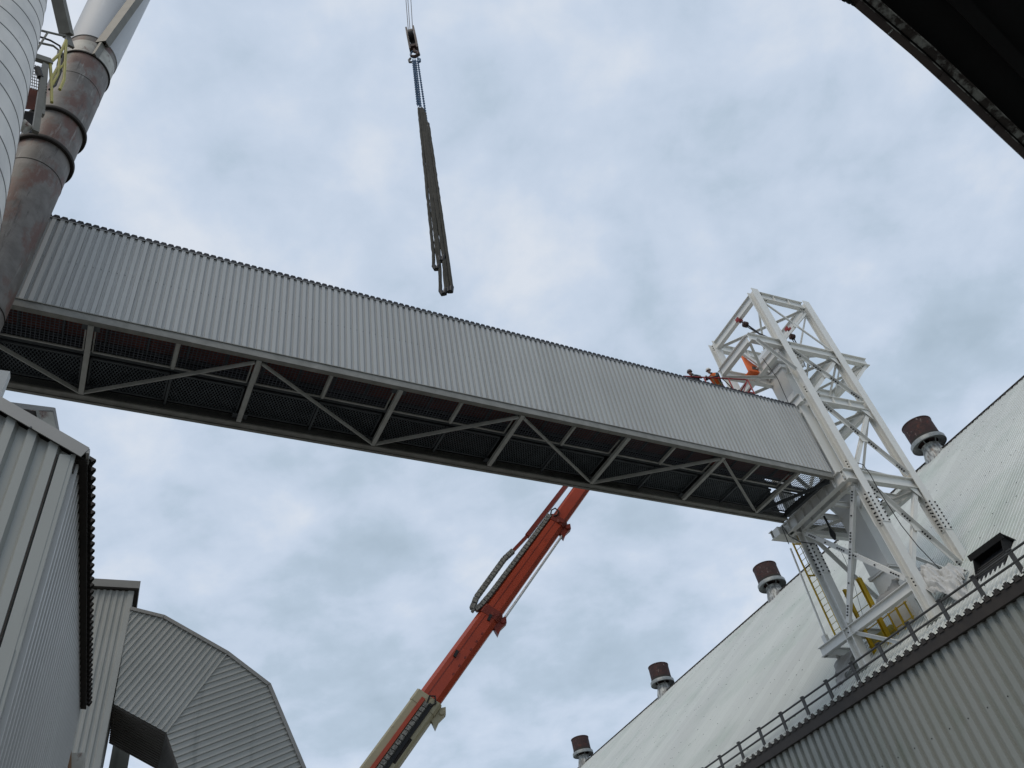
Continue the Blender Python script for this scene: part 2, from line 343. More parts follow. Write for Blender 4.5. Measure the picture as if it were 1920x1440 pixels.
part('far_chord', fc, M['galv'], gal)
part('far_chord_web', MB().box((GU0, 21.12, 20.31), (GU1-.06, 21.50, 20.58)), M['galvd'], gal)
nodes = [-6.55, -1.82, 2.98, 7.71, 12.40, 17.08, 21.82, 26.0]
zc = 20.33
for i, u in enumerate(nodes):
    part('cross_member', MB().bar((u, GV0+.1, zc), (u, 21.09, zc), .15, .14), M['galvm'], gal)
    part('gusset_plate', MB().box((u-.24, 18.15, 20.42), (u+.24, 18.42, 20.45)), M['galvd'], gal); part('gusset_plate', MB().box((u-.24, 20.85, 20.42), (u+.24, 21.09, 20.45)), M['galvd'], gal)
for i in range(len(nodes)-1):
    a, b = nodes[i], nodes[i+1]
    if i % 2 == 0: p0, p1 = V((a+.08, 21.05, 20.36)), V((b-.1, 18.25, 20.36))
    else: p0, p1 = V((a+.1, 18.25, 20.36)), V((b-.1, 21.05, 20.36))
    if i % 2 == 0 and i == 0: p0, p1 = V((a+.1, 18.25, 20.36)), V((b-.1, 21.05, 20.36))
    elif i % 2 == 0: p0, p1 = V((a+.1, 18.25, 20.36)), V((b-.1, 21.05, 20.36))
    else: p0, p1 = V((a+.1, 21.05, 20.36)), V((b-.1, 18.25, 20.36))
    part('diagonal_brace', MB().angle(p0, p1, .12, .03), M['galvm'], gal)
part('diagonal_brace', MB().angle((26.1, 21.05, 20.36), (28.0, 18.25, 20.36), .13, .03), M['galvd'], gal)
# longitudinal rails, mid struts and frames of the guard meshes
ends = nodes+[GU1-.1]
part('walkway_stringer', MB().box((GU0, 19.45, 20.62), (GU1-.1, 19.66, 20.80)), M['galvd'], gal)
for i in range(len(ends)-1):
    a, b = ends[i], ends[i+1]; mid = (a+b)/2
    if b-a > 3:
        part('mid_strut', MB().bar((mid, 18.2, 20.46), (mid, 19.36, 20.46), .09, .08), M['galvm'], gal)
        part('mid_strut', MB().bar((mid+.03, 19.62, 20.50), (mid+.03, 21.09, 20.50), .07, .08), M['galvd'], gal)
    segs = [(a+.12, mid-.05), (mid+.05, b-.14)] if b-a > 3 else [(a+.12, b-.1)]
    for (s0, s1) in segs:
        fr = MB().bar((s0, 19.36, 20.50), (s1, 19.36, 20.50), .045, .05).bar((s0, 18.22, 20.50), (s1, 18.22, 20.50), .04, .05)
        fr.bar((s0, 18.22, 20.50), (s0, 19.36, 20.50), .04, .05).bar((s1, 18.22, 20.50), (s1, 19.36, 20.50), .04, .05)
        f1 = part('belt_guard_frame', fr, M['galvm'], gal)
        w = MB(); x = s0+.06
        while x < s1: w.bar((x, 18.24, 20.52), (x, 19.35, 20.52), .018, .014); x += .118
        y = 18.3
        while y < 19.33: w.bar((s0, y, 20.525), (s1, y, 20.525), .018, .014); y += .105
        part('belt_guard_mesh', w, M['wire'], f1)
        fr = MB().bar((s0, 19.70, 20.56), (s1, 19.70, 20.56), .05, .06).bar((s0, 20.96, 20.56), (s1, 20.96, 20.56), .05, .06)
        fr.bar((s0, 19.7, 20.56), (s0, 20.96, 20.56), .05, .06).bar((s1, 19.7, 20.56), (s1, 20.96, 20.56), .05, .06)
        f2 = part('walkway_frame', fr, M['galvd'], gal)
        w = MB(); H = 1.26; x = s0-H*.55; st = .105
        while x < s1:
            for sg in (1, -1):
                xa, xb = (x, x+H*.55) if sg == 1 else (x+H*.55, x)
                ya, yb = 19.7, 20.96
                p, q = V((xa, ya, 0)), V((xb, yb, 0)); lo, hi = 0., 1.
                dxx = q.x-p.x
                if dxx != 0:
                    t0, t1 = sorted(((s0-p.x)/dxx, (s1-p.x)/dxx)); lo, hi = max(0, t0), min(1, t1)
                if hi > lo:
                    A_, B_ = p.lerp(q, lo), p.lerp(q, hi); A_.z = B_.z = 20.58+.002*sg; w.bar(A_, B_, .022, .012)
            x += st
        part('walkway_mesh', w, M['mesh'], f2)
cv = MB().box((GU0, 18.75, 21.05), (GU1-1.2, 19.40, 21.12)); cv.box((GU0, 18.75, 21.5), (GU1-1.2, 19.4, 21.53))
part('conveyor_belt', cv, M['belt'], gal)
x = GU0+.5
while x < GU1-1.4:
    part('belt_roller', MB().cyl((x, 18.7, 21.0), (x, 19.45, 21.0), .045, n=10), M['galvd'], gal); x += 1.18
part('conveyor_side_beam', MB().box((GU0, 18.62, 20.98), (GU1-1.2, 18.70, 21.2)), M['galvd'], gal)
part('conveyor_side_beam', MB().box((GU0, 19.44, 20.98), (GU1-1.2, 19.52, 21.2)), M['galvd'], gal)
part('end_post', MB().bar((GU1-.10, GV0+.2, 20.45), (GU1-.10, 21.09, 20.45), .18, .22), M['galvd'], gal)
part('end_post', MB().box((GU1-1.0, 19.5, 20.7), (GU1-.9, 19.6, 23.0)), M['galvd'], gal)

# ================================================================== steel tower (frame T)
tow = thing('steel_tower', 'tall white bolted steel frame tower at the end of the conveyor bridge', 'steel tower', (29.4, 21.4, 13.4), YT)
def sheet_bolts(mb, c, du, dz, nrm, rows, cols, r=.036, h=.05):
    for i in range(rows):
        for j in range(cols):
            p = V(c)+V(dz)*i+V(du)*j; mb.cyl(p, p+V(nrm)*h, r, n=6, sm=False)
colz = {'A': (27.615, 19.40, 33.15, 13.2), 'B': (31.265, 19.40, 33.15, 16.0), 'C': (27.615, 23.50, 33.15, 13.2), 'D': (31.265, 23.50, 33.15, 16.0)}
CW, CD = .47, .40
for k, (cu, cv_, zt, zb) in colz.items():
    m = MB(); m.box((cu-CW/2, cv_-CD/2, zb), (cu+CW/2, cv_-CD/2+.035, zt)).box((cu-CW/2, cv_+CD/2-.035, zb), (cu+CW/2, cv_+CD/2, zt)).box((cu-.015, cv_-CD/2+.035, zb), (cu+.015, cv_+CD/2-.035, zt))
    m.box((cu-.35, cv_-.35, zb), (cu+.35, cv_+.35, zb+.04))
    co = part('column', m, M['steel'], tow)
    m = MB(); m.box((cu-CW/2-.02, cv_-CD/2-.022, 17.67), (cu+CW/2+.02, cv_-CD/2-.001, 19.22)); m.box((cu-CW/2-.02, cv_+CD/2+.001, 17.67), (cu+CW/2+.02, cv_+CD/2+.022, 19.22))
    m.box((cu-.045, cv_-.15, 17.67), (cu-.018, cv_+.15, 19.22)); m.box((cu-CW/2+.01, cv_-CD/2+.037, 17.67), (cu-.05, cv_-CD/2+.055, 19.22))
    sp = part('splice_plate', m, M['steel'], co)
    m = MB()
    for zs in (17.76, 18.53):
        sheet_bolts(m, (cu-.17, cv_-CD/2-.022, zs), (.34, 0, 0), (0, 0, .195), (0, -1, 0), 4, 2)
        sheet_bolts(m, (cu-CW/2-.004, cv_-CD/2+.09, zs), (0, .22, 0), (0, 0, .195), (-1, 0, 0), 4, 1)
        sheet_bolts(m, (cu-.045, cv_-.09, zs), (0, .18, 0), (0, 0, .17), (-1, 0, 0), 4, 2, h=.04)
    part('splice_bolts', m, M['bolt'], sp)
def ib(a, b, w=.26, h=.55, n='beam', stiff=0, mat='steel', **kw): return part(n, MB().ibeam(a, b, w, h, stiff=stiff, **kw), M[mat], tow)
def bolts4(p, d, nrm, n=4, st=.13, r=.026):
    m = MB()
    for i in range(n):
        q = V(p)+V(d)*st*i; m.cyl(q, q+V(nrm)*.04, r, n=6, sm=False)
    return m
uL, uR, vN, vF = 27.615, 31.265, 19.40, 23.50
lev = [(32.80, .55), (25.02, .50)]
for z, h in lev:
    ib((uL+.25, vN, z), (uR-.25, vN, z), h=h, stiff=2); ib((uL+.25, vF, z), (uR-.25, vF, z), h=h, stiff=2)
    ib((uL, vN+.2, z), (uL, vF-.2, z), h=h); ib((uR, vN+.2, z), (uR, vF-.2, z), h=h)
# cantilevered hoist frame
zf = 28.80
ib((25.45, vN+.02, zf), (33.45, vN+.02, zf), h=.52, n='hoist_frame_beam', stiff=0); ib((25.45, 22.1, zf), (33.45, 22.1, zf), h=.52, n='hoist_frame_beam')
ib((25.5, vN+.15, zf), (25.5, 22.0, zf), h=.52, n='hoist_frame_beam'); ib((33.3, vN+.15, zf), (33.3, 22.0, zf), h=.52, n='hoist_frame_beam')
ib((uL, vN+.2, zf), (uL, vF-.2, zf), h=.5); ib((uR, vN+.2, zf), (uR, vF-.2, zf), h=.5); ib((29.3, vN+.16, zf), (29.3, 21.97, zf), w=.2, h=.4); ib((uL, vF, zf), (uR, vF, zf), h=.5)
def brace(a, b, w=.12, n='brace', t=.02): return part(n, MB().bar(a, b, t, w).bar(a, b, w, t, off=(w/2-.01, w/2)), M['steel'], tow)
brace((25.7, vN-.1, 28.52), (27.38, vN-.1, 26.75), .15, 'knee_brace'); brace((33.2, vN, 28.5), (31.5, vN, 26.9), .15, 'knee_brace')
brace((25.7, 22.1, 28.5), (28.6, 21.4, 28.5), .14, 'knee_brace'); brace((25.6, 19.7, 28.5), (27.4, 21.2, 28.5), .14, 'knee_brace')
brace((33.2, 21.9, 28.5), (31.4, 23.2, 27.0), .15, 'knee_brace')
# X bracing, near face
def xb(z1, z0, v=vN-.05, u0=27.88, u1=31.02, w=.13, plate=True):
    part('cross_brace', MB().cyl((u0, v, z1), (u1, v, z0), w/2, n=10), M['steel'], tow) if w < .12 else brace((u0, v, z1), (u1, v, z0), w, 'cross_brace')
    brace((u1, v+.06, z1), (u0, v+.06, z0), w, 'cross_brace')
    if plate: part('brace_plate', MB().box(((u0+u1)/2-.2, v-.03, (z0+z1)/2-.2), ((u0+u1)/2+.2, v-.012, (z0+z1)/2+.2)), M['steel'], tow)
xb(32.3, 29.2, w=.115); xb(28.4, 25.4, w=.16); xb(24.65, 20.7, w=.17); xb(19.85, 15.5, w=.19)
for z1, z0 in ((24.65, 20.7), (19.85, 15.5)):
    brace((27.9, vF, z1), (31.0, vF, z0), .15, 'cross_brace'); brace((31.0, vF+.06, z1), (27.9, vF+.06, z0), .15, 'cross_brace')
for z1, z0, w in ((32.4, 29.2, .12), (28.4, 25.4, .14), (24.65, 20.7, .15), (19.85, 15.5, .17)):
    brace((uR, 19.7, z1), (uR, 23.2, z0), w, 'cross_brace'); brace((uR+.06, 23.2, z1), (uR+.06, 19.7, z0), w, 'cross_brace')
# left face bottom bay, big angles with bolt groups
a0, b0 = V((27.40, 23.20, 19.70)), V((27.40, 19.62, 15.18)); a1, b1 = V((27.34, 19.62, 19.80)), V((27.34, 23.20, 15.15))
for a, b, up in ((a0, b0, X), (a1, b1, X)):
    br = part('cross_brace', MB().bar(a, b, .20, .022, up).bar(a, b, .022, .14, up, (.09, .08)), M['steel'], tow)
    d = (b-a).normalized()
    for s0, k in ((.25, 4), (2.05, 4), (2.75, 4), ((b-a).length-.7, 4), (1.3, 1), (4.2, 1)):
        m = MB()
        for i in range(k): q = a+d*(s0+.13*i)-X*.012; m.cyl(q, q-X*.04, .036, n=6, sm=False)
        part('bolt_row', m, M['bolt'], br)
for z1, z0 in ((24.65, 20.7), (19.85, 15.5), (28.4, 25.4)):
    a, b = V((27.88, vN-.075, z1)), V((31.02, vN-.075, z0)); d = (b-a).normalized(); Ln = (b-a).length
    for s0 in (.2, Ln/2-.75, Ln/2+.3, Ln-.65):
        m = MB()
        for i in range(4): q = a+d*(s0+.13*i); m.cyl(q, q-Y*.05, .036, n=6, sm=False)
        part('bolt_row', m, M['bolt'], tow)
for z in (20.0, 24.95, 28.75, 32.75):
    brace((27.8, 19.6, z-.2), (31.0, 23.3, z-.2), .12, 'plan_brace'); brace((27.8, 23.3, z-.14), (31.0, 19.6, z-.14), .12, 'plan_brace')
for z in (28.6,):
    brace((29.4, 19.6, z), (31.0, 21.9, z), .1, 'plan_brace'); brace((31.6, 19.6, z), (33.1, 21.9, z), .1, 'plan_brace'); brace((31.6, 21.9, z-.05), (33.1, 19.6, z-.05), .1, 'plan_brace')
for (u, v, z) in ((27.615, 19.17, 25.0), (31.265, 19.17, 25.0), (27.615, 19.17, 28.8), (31.265, 19.17, 28.8), (31.265, 19.17, 20.22)):
    part('gusset_plate', MB().prism([(u+(.2 if u < 29 else -.2), 19.33, z-.25), (u+(.75 if u < 29 else -.75), 19.33, z-.25), (u+(.2 if u < 29 else -.2), 19.33, z-.85)], (0, .02, 0)), M['steel'], tow)
# gallery support platform
zp = 20.22
ib((26.9, vN, zp), (31.55, vN, zp), w=.28, h=.56, n='platform_beam', stiff=0); ib((26.9, vF+.1, zp), (31.55, vF+.1, zp), w=.28, h=.56, n='platform_beam')
ib((26.93, vN+.15, zp), (26.93, vF+.5, zp), w=.30, h=.56, n='platform_beam', stiff=7); ib((27.50, vN+.25, zp-.05), (27.50, vF-.2, zp-.05), w=.24, h=.46, n='platform_beam', stiff=4)
ib((uR, vN+.2, zp), (uR, vF-.2, zp), w=.26, h=.5, n='platform_beam')
for v in (20.4, 21.4, 22.4): ib((27.62, v, zp-.02), (31.1, v, zp-.02), w=.14, h=.28, n='platform_joist')
ib((26.35, 24.25, zp-.05), (28.6, 24.25, zp-.05), w=.24, h=.42, n='platform_beam')
part('bracket_plate', MB().box((26.4, 23.75, 19.95), (27.3, 24.15, 20.35)), M['steel'], tow)
gp = MB()
x = 27.7
while x < 31.0: gp.box((x, 22.6, 20.28), (x+.02, 24.1, 20.31)); x += .09
for v in (22.6, 23.1, 23.6, 24.1): gp.box((27.7, v, 20.285), (31.0, v+.02, 20.305))
part('floor_grating', gp, M['galv'], tow)
m = MB()
for (u, v, z) in ((27.45, 19.18, 20.95), (27.45, 19.18, 20.80), (27.45, 19.18, 25.6), (27.45, 19.18, 25.45), (27.45, 19.18, 15.0), (27.45, 19.18, 14.85), (27.45, 23.28, 32.75), (27.45, 23.28, 32.6)):
    m.cyl((27.36, v+.13, z), (27.32, v+.13, z), .032, n=6); m.cyl((27.36, v+.13, z-.16), (27.32, v+.13, z-.16), .032, n=6)
for z in (15.0, 14.8): m.cyl((27.36, 23.4, z), (27.32, 23.4, z), .032, n=6)
for z in (32.9, 32.75, 25.2, 25.05, 28.9, 28.75):
    for v in (19.26,): m.cyl((27.97, v, z), (27.97, v-.05, z), .028, n=6)
part('connection_bolts', m, M['bolt'], tow)
for z, us in ((32.78, (28.0, 30.7)), (28.8, (28.0, 30.7)), (25.0, (28.0, 30.7))):
    for u0 in us: part('connection_bolts', bolts4((u0, vN-.015, z-.24), (1, 0, 0), (0, 0, -1), 4, .1), M['bolt'], tow)
# infill plate beside the gallery end
part('infill_plate', MB().box((26.95, 19.80, 20.5), (27.60, 19.84, 24.9)), M['steel'], tow)
ib((27.0, vN+.1, 25.0), (27.0, vF-.1, 25.0), w=.24, h=.5, n='beam')
# lower frame
zl = 14.85
ib((27.50, 19.62, zl), (27.50, 25.4, zl), w=.26, h=.42, n='lower_beam'); ib((uL+.2, vN, zl), (uR, vN, zl), w=.24, h=.42, n='lower_beam'); ib((uL+.2, vF, zl), (uR, vF, zl), w=.24, h=.42, n='lower_beam')
ib((27.5, 25.3, zl), (29.6, 25.3, zl), w=.24, h=.42, n='lower_beam'); ib((29.5, 23.5, zl), (29.5, 25.3, zl), w=.2, h=.36, n='lower_beam')
part('hanger_rod', MB().cyl((27.7, 25.0, 15.06), (27.75, 24.75, 19.9), .045, n=8).box((27.58, 24.9, 15.0), (27.78, 25.12, 15.5)), M['steel'], tow)
brace((27.62, 19.7, 14.7), (29.3, 19.7, 13.4), .16); brace((27.5, 23.2, 14.7), (27.5, 21.2, 13.2), .16); brace((28.0, 25.2, 14.6), (29.4, 25.2, 14.0), .12)
ib((28.05, 20.0, 14.6), (28.05, 20.0, 12.9), w=.2, h=.2, n='short_post')

# bucket elevator casing inside the tower
cas = thing('elevator_casing', 'tall pale rectangular elevator casing rising inside the white steel tower', 'elevator casing', (29.5, 21.6, 14.2), YT)
part('casing_shaft', MB().box((28.78, 21.0, 14.0), (30.25, 22.15, 29.3)), M['casing'], cas)
for z in (16.75, 20.9, 29.0):
    part('casing_flange', MB().box((28.68, 20.9, z), (30.35, 22.25, z+.07)).box((28.68, 20.9, z-.09), (30.35, 22.25, z-.02)), M['casing'], cas)
part('casing_head', MB().prism([(28.5, 20.85, 29.32), (30.5, 20.85, 29.32), (30.7, 20.85, 30.3), (30.1, 20.85, 30.9), (28.9, 20.85, 30.9), (28.4, 20.85, 30.2)], (0, 1.45, 0)), M['casing'], cas)
part('side_chute', MB().prism([(28.75, 20.95, 27.2), (27.95, 20.95, 26.0), (27.95, 20.95, 25.3), (28.75, 20.95, 25.9)], (0, 1.1, 0)), M['casing'], cas)
og = thing('drive_guard', 'bright orange angular drive guard near the top of the steel tower', 'machine guard', (27.3, 21.5, 28.8), YT)
part('guard_shell', MB().prism([(26.98, 21.5, 29.95), (26.96, 21.5, 28.82), (27.95, 21.5, 28.89), (27.93, 21.5, 29.02)], (0, .12, 0)).box((26.97, 21.48, 28.78), (27.97, 21.9, 28.84)), M['orangeb'], og)
part('guard_opening', MB().prism([(27.22, 21.49, 28.95), (27.85, 21.49, 28.97), (27.55, 21.49, 29.2), (27.3, 21.49, 29.22)], (0, .01, 0)), M['block'], og)
part('support_channel', MB().bar((26.95, 21.35, 29.95), (28.15, 21.35, 28.75), .1, .2), M['steel'], og)

# chain hoists hanging from the top beams
def hoist(label, u, v0, z0, hook):
    h = thing('chain_hoist', label, 'chain hoist', (u, v0, z0), YT, group='red hoists on the tower top')
    a = V((u, v0, z0))
    part('beam_clamp', MB().box((u-.15, v0-.12, z0-.10), (u-.09, v0+.12, z0+.12)).box((u+.09, v0-.12, z0-.10), (u+.15, v0+.12, z0+.12)).cyl((u-.17, v0, z0-.08), (u+.17, v0, z0-.08), .04, n=8).box((u-.15, v0-.12, z0-.16), (u+.15, v0-.02, z0-.08)), M['red'], h)
    d = (V(hook)-a).normalized(); c = a+d*.62
    part('hoist_body', MB().cyl(c-X*.10, c+X*.10, .17, n=18).cyl(c-X*.16, c+X*.16, .08, n=12), M['rust'], h)
    part('suspension_hook', MB().tube([a, a+d*.2, c], .04), M['black'], h)
    m = MB()
    for o in ((.06, 0, 0), (-.06, .05, 0), (0, -.06, .03)): m.tube([c+V(o), c.lerp(V(hook), .55)+V(o)*.3, V(hook)+V(o)*2], .028, n=6)
    part('load_chain', m, M['bolt'], h)
    part('load_hook', MB().tube([V(hook), V(hook)+V((0, 0, -.15)), V(hook)+V((.1, 0, -.28)), V(hook)+V((.0, 0, -.34)), V(hook)+V((-.1, 0, -.26))], .03), M['bolt'], h)
hoist('red clamped chain hoist with black chains on the left top beam of the tower', 27.55, 21.05, 32.5, (27.75, 20.0, 29.7))
hoist('red clamped chain hoist half hidden behind the tower top cross brace', 30.95, 20.9, 32.5, (31.0, 21.0, 29.6))
# loose cables
def cable(name, label, pts, r=.016, mat='black', cat='cable', yaw=YT, group=None): return single(name, MB().tube(pts, r, n=6), M[mat], label, cat, pts[0], yaw, group)
cable('wire_rope', 'thin steel wire rope running down from the tower hoist to the bridge roof end', [at(1430,672,1,19.0), at(1458,710,1,19.0), at(1479,757,1,19.0)], .018)
cable('tag_line', 'black line tied round the tower brace and hanging over the platform beam', [at(1608,868,1,19.05), at(1618,871,1,19.05), at(1632,890,1,19.05), at(1648,920,1,19.05), at(1690,985,1,19.05), at(1722,1025,1,19.0), at(1770,1075,1,18.9)], .02)
cable('rigging_cable', 'drooping black cable strung from the platform corner to the ladder', [at(1466,985,0,26.6), at(1480,1005,0,26.6), at(1500,1016,0,26.7), at(1528,1020,0,26.9)], .025)
cable('hanging_cord', 'short black cord with a small hook below the platform corner', [at(1466,988,0,26.6), at(1472,1003,0,26.6), at(1477,1015,0,26.6), at(1479,1020,0,26.6)], .02)
lh = thing('lever_hoist', 'black pulley block hanging under the tower platform', 'pulley block', tuple(at(1545,968,0,27.9)), YT)
p0, p1, p2 = at(1545,968,0,27.9), at(1556,990,0,27.9), at(1566,1012,0,27.9)
part('strap', MB().tube([p0, p0.lerp(p1, .5), p1], .05), M['bolt'], lh)
part('block_body', MB().tube([p1, p1.lerp(p2, .3), p1.lerp(p2, .6), p2], [.04, .11, .13, .05]), M['bolt'], lh)
part('hand_chain', MB().tube([p2, at(1585,1050,0,27.9), at(1600,1090,0,27.9), at(1622,1170,0,27.9)], .01, n=5), M['bolt'], lh)

# caged ladder and yellow gate
lad = thing('caged_ladder', 'yellow caged ladder hanging below the platform left of the tower', 'ladder', (27.9, 24.4, 15.2), YT)
for v in (24.62, 24.15): part('ladder_rail', MB().box((27.88, v-.02, 15.2), (27.96, v+.03, 20.6)), M['yellow'], lad)
m = MB(); z = 15.5
while z < 20.5: m.cyl((27.92, 24.17, z), (27.92, 24.62, z), .013, n=6); z += .30
part('ladder_rungs', m, M['yellowd'], lad)
for z in (20.2, 18.45):
    pts = [V((27.92, 24.62, z)), V((28.1, 24.78, z)), V((28.45, 24.74, z)), V((28.66, 24.4, z)), V((28.45, 24.04, z)), V((28.1, 24.0, z)), V((27.92, 24.15, z))]
    m = MB()
    for i in range(len(pts)-1): m.bar(pts[i], pts[i+1], .012, .09)
    part('cage_hoop', m, M['yellow'], lad)
for p in ((28.45, 24.74), (28.66, 24.4), (28.45, 24.04), (28.1, 24.0)): part('cage_bar', MB().box((p[0]-.02, p[1]-.01, 18.4), (p[0]+.02, p[1]+.01, 20.3)), M['yellowd'], lad)
yg = thing('access_ladder', 'bright yellow ladder with wide channel posts behind the lower tower beam', 'ladder', (28.2, 22.8, 13.2), YT)
part('channel_post', MB().channel((28.2, 22.30, 13.3), (28.2, 22.30, 16.85), .24, .14, .02, up=Y), M['yellow'], yg)
part('channel_post', MB().channel((28.2, 23.28, 13.3), (28.2, 23.28, 16.85), .18, .1, .02, up=Y), M['yellow'], yg)
m = MB(); z = 13.8
while z < 16.7: m.cyl((28.2, 22.35, z), (28.2, 23.28, z), .018, n=6); z += .62
part('ladder_rungs', m, M['yellowd'], yg)
yc = thing('yellow_walkway', 'yellow handrailed walkway low inside the tower beside the casing', 'walkway', (28.9, 21.6, 13.6), YT)
for (u, v) in ((28.5, 21.0), (28.5, 22.0), (29.1, 23.0), (28.5, 23.6)): part('handrail_post', MB().box((u-.03, v-.03, 13.6), (u+.03, v+.03, 15.0)), M['yellow'], yc)
for z in (14.3, 14.95): part('handrail_bar', MB().cyl((28.5, 20.9, z), (28.5, 23.7, z), .025, n=8), M['yellow'], yc)
part('kick_plate', MB().box((28.46, 20.9, 13.65), (28.5, 23.7, 13.85)), M['yellow'], yc)
part('handrail_bar', MB().cyl((28.5, 20.9, 14.0), (28.5, 23.7, 14.0), .025, n=8), M['yellow'], yc)
for v in (21.5, 22.5): part('handrail_post', MB().box((28.44, v-.04, 13.4), (28.52, v+.04, 15.0)), M['yellow'], yc)
part('walkway_box', MB().box((28.55, 22.2, 13.7), (28.75, 23.6, 14.6)), M['yellowd'], yc)

# tarpaulins
def crumple(name, label, fn, nu, nv, mat, amp, seed, base, group=None):
    rnd = random.Random(seed); m = MB(); vs = []
    ph = [(rnd.uniform(.6, 4.0), rnd.uniform(-3.5, 3.5), rnd.uniform(0, 6.28), rnd.uniform(.3, 1)) for _ in range(7)]
    for i in range(nu+1):
        for j in range(nv+1):
            a, b = i/nu, j/nv; p, n = fn(a, b)
            h = sum(w*abs(math.sin((a*fa+b*fb)*PI*1.6+q)) for fa, fb, q, w in ph)/4-.6
            vs.append(V(p)+V(n)*(h*amp+rnd.uniform(-.02, .02)*amp)+V((0, 0, 1))*amp*.5*math.sin(a*9+b*5+seed)*math.sin(b*7-a*4))
    fs = [(i*(nv+1)+j, (i+1)*(nv+1)+j, (i+1)*(nv+1)+j+1, i*(nv+1)+j+1) for i in range(nu) for j in range(nv)]
    m.add(vs, fs, True); o = single(name, m, M[mat], label, 'tarpaulin', base, YT, group)
    s = o.modifiers.new('thick', 'SOLIDIFY'); s.thickness = .012
    return o
RZ = lambda u: 12.45+.8*(u-26.6)
TP = [at(1722,1066,0,28.9), at(1815,1066,0,29.6), at(1738,1112,0,27.75), at(1826,1128,0,27.55)]
def t1(a, b):
    p = TP[0].lerp(TP[1], a).lerp(TP[2].lerp(TP[3], a), b); return p+V((-.35, 0, .5))*math.sin(PI*b)*.6, (-.7, -.2, .7)
crumple('tarpaulin', 'crumpled white tarpaulin heaped at the right foot of the tower', t1, 44, 30, 'tarp', .42, 3, (29, 18.5, 14.5))
def t2(a, b):
    v = 20.2+1.75*a; return (27.62+.35*b, v, 15.08+.16*math.sin(PI*b)+b*.55*(1-a)), (-.5, 0, .8)
crumple('tarpaulin', 'small grey cloth bundle lying on the lower tower beam', t2, 16, 8, 'tarpd', .22, 5, (27.6, 21, 15))
def t3(a, b):
    v = 23.9+1.5*a; return (27.45+.9*(1-b)+.15*math.sin(5*a), v, 14.6-1.75*b*(.4+.6*a)), (-.8, .4, .1)
crumple('tarpaulin', 'grey sheet sagging under the left outrigger of the tower', t3, 16, 14, 'tarpd', .3, 8, (27.8, 24.8, 14))

# ================================================================== big store on the right (frame T)
EU, EZ, RU = 26.6, 12.45, 54.8
V0, V1 = -6.0, 118.0
th = math.atan(.8); RL = (RU-EU)/math.cos(th); RZD = V((math.cos(th), 0, math.sin(th))); RN = V((-math.sin(th), 0, math.cos(th)))
sto = thing('storage_building', 'huge white ribbed steep roof of the storage shed on the right', 'storage shed', (40, 50, 0), YT)
part('roof', MB().corr((EU, V0, EZ+.02), Y, RZD, RN, V1-V0, RL, .227, .095, ((0,0),(.48,0),(.53,1),(.80,1),(.86,0))), M['store'], sto)
part('far_roof', MB().add([(RU, V0, EZ+.8*(RU-EU)+.03), (RU, V1, EZ+.8*(RU-EU)+.03), (2*RU-EU, V1, EZ), (2*RU-EU, V0, EZ)], [(0,1,2,3)]).add([(EU+.3, V0, EZ-.1+.2), (EU+.3, V1, EZ+.1), (RU, V1, EZ+.8*(RU-EU)-.2), (RU, V0, EZ+.8*(RU-EU)-.2)], [(0,1,2,3)]), M['fascia'], sto)
rc = MB(); rc.bar((RU, V0, 35.07), (RU, V1, 35.07), .5, .05); v = V0
while v < V1: rc.box((RU-.4, v, 34.83), (RU-.2, v+.2, 35.0)); v += .55
part('ridge_capping', rc, M['fascia'], sto)
part('side_wall', MB().corr((EU+.30, V0, 0), Y, Z, -X, V1-V0, 12.3, .454, .12, ((0,0),(.20,0),(.30,1),(.80,1),(.93,0))), M['swall'], sto)
part('light_block_backing', MB().box((EU+.33, V0, 0), (EU+.45, V1, 12.4)), M['fascia'], sto)  # unseen box added behind the wall sheet to block light
part('gable_wall', MB().add([(EU+.4, V1-.2, 0), (2*RU-EU-.4, V1-.2, 0), (2*RU-EU-.4, V1-.2, EZ), (RU, V1-.2, 34.8), (EU+.4, V1-.2, EZ)], [(0,1,2,3,4)]).add([(EU+.4, V0+.2, 0), (2*RU-EU-.4, V0+.2, 0), (2*RU-EU-.4, V0+.2, EZ), (RU, V0+.2, 34.8), (EU+.4, V0+.2, EZ)], [(0,1,2,3,4)]), M['swall'], sto)
part('eave_fascia', MB().box((EU+.02, V0, 12.02), (EU+.06, V1, 12.44)).box((EU+.06, V0, 12.02), (EU+.40, V1, 12.05)), M['fascia'], sto)
m = MB(); v = V0
while v < V1-1:
    m.prism([(EU-.02, v+.13, 12.40), (EU-.02, v+.40, 12.40), (EU-.02, v+.34, 12.60), (EU-.02, v+.19, 12.60)], (.025, 0, 0)); v += .454
part('eave_filler', m, M['fascia'], sto, kind='stuff')
m = MB(); rnd = random.Random(2); v = V0+3
while v < 75:
    for i in range(17):
        if rnd.random() < .16+.30*((i % 4) == 0):
            s_ = 1.1+i*1.98+rnd.uniform(-.04, .04); p = V((EU, v+rnd.uniform(-.2, .2), EZ+.02))+RZD*(s_+rnd.uniform(-.1, .1))+RN*.095; m.bar(p-RZD*.02, p+RZD*.02, .05, .02, RN)
    v += .454
part('roof_fasteners', m, M['galvd'], sto, kind='stuff')
m = MB(); v = V0
while v < 60:
    for z in (3.1, 6.3, 9.6): m.box((EU+.17, v+.25, z), (EU+.2, v+.29, z+.04))
    v += .908
part('wall_fasteners', m, M['bolt'], sto, kind='stuff')
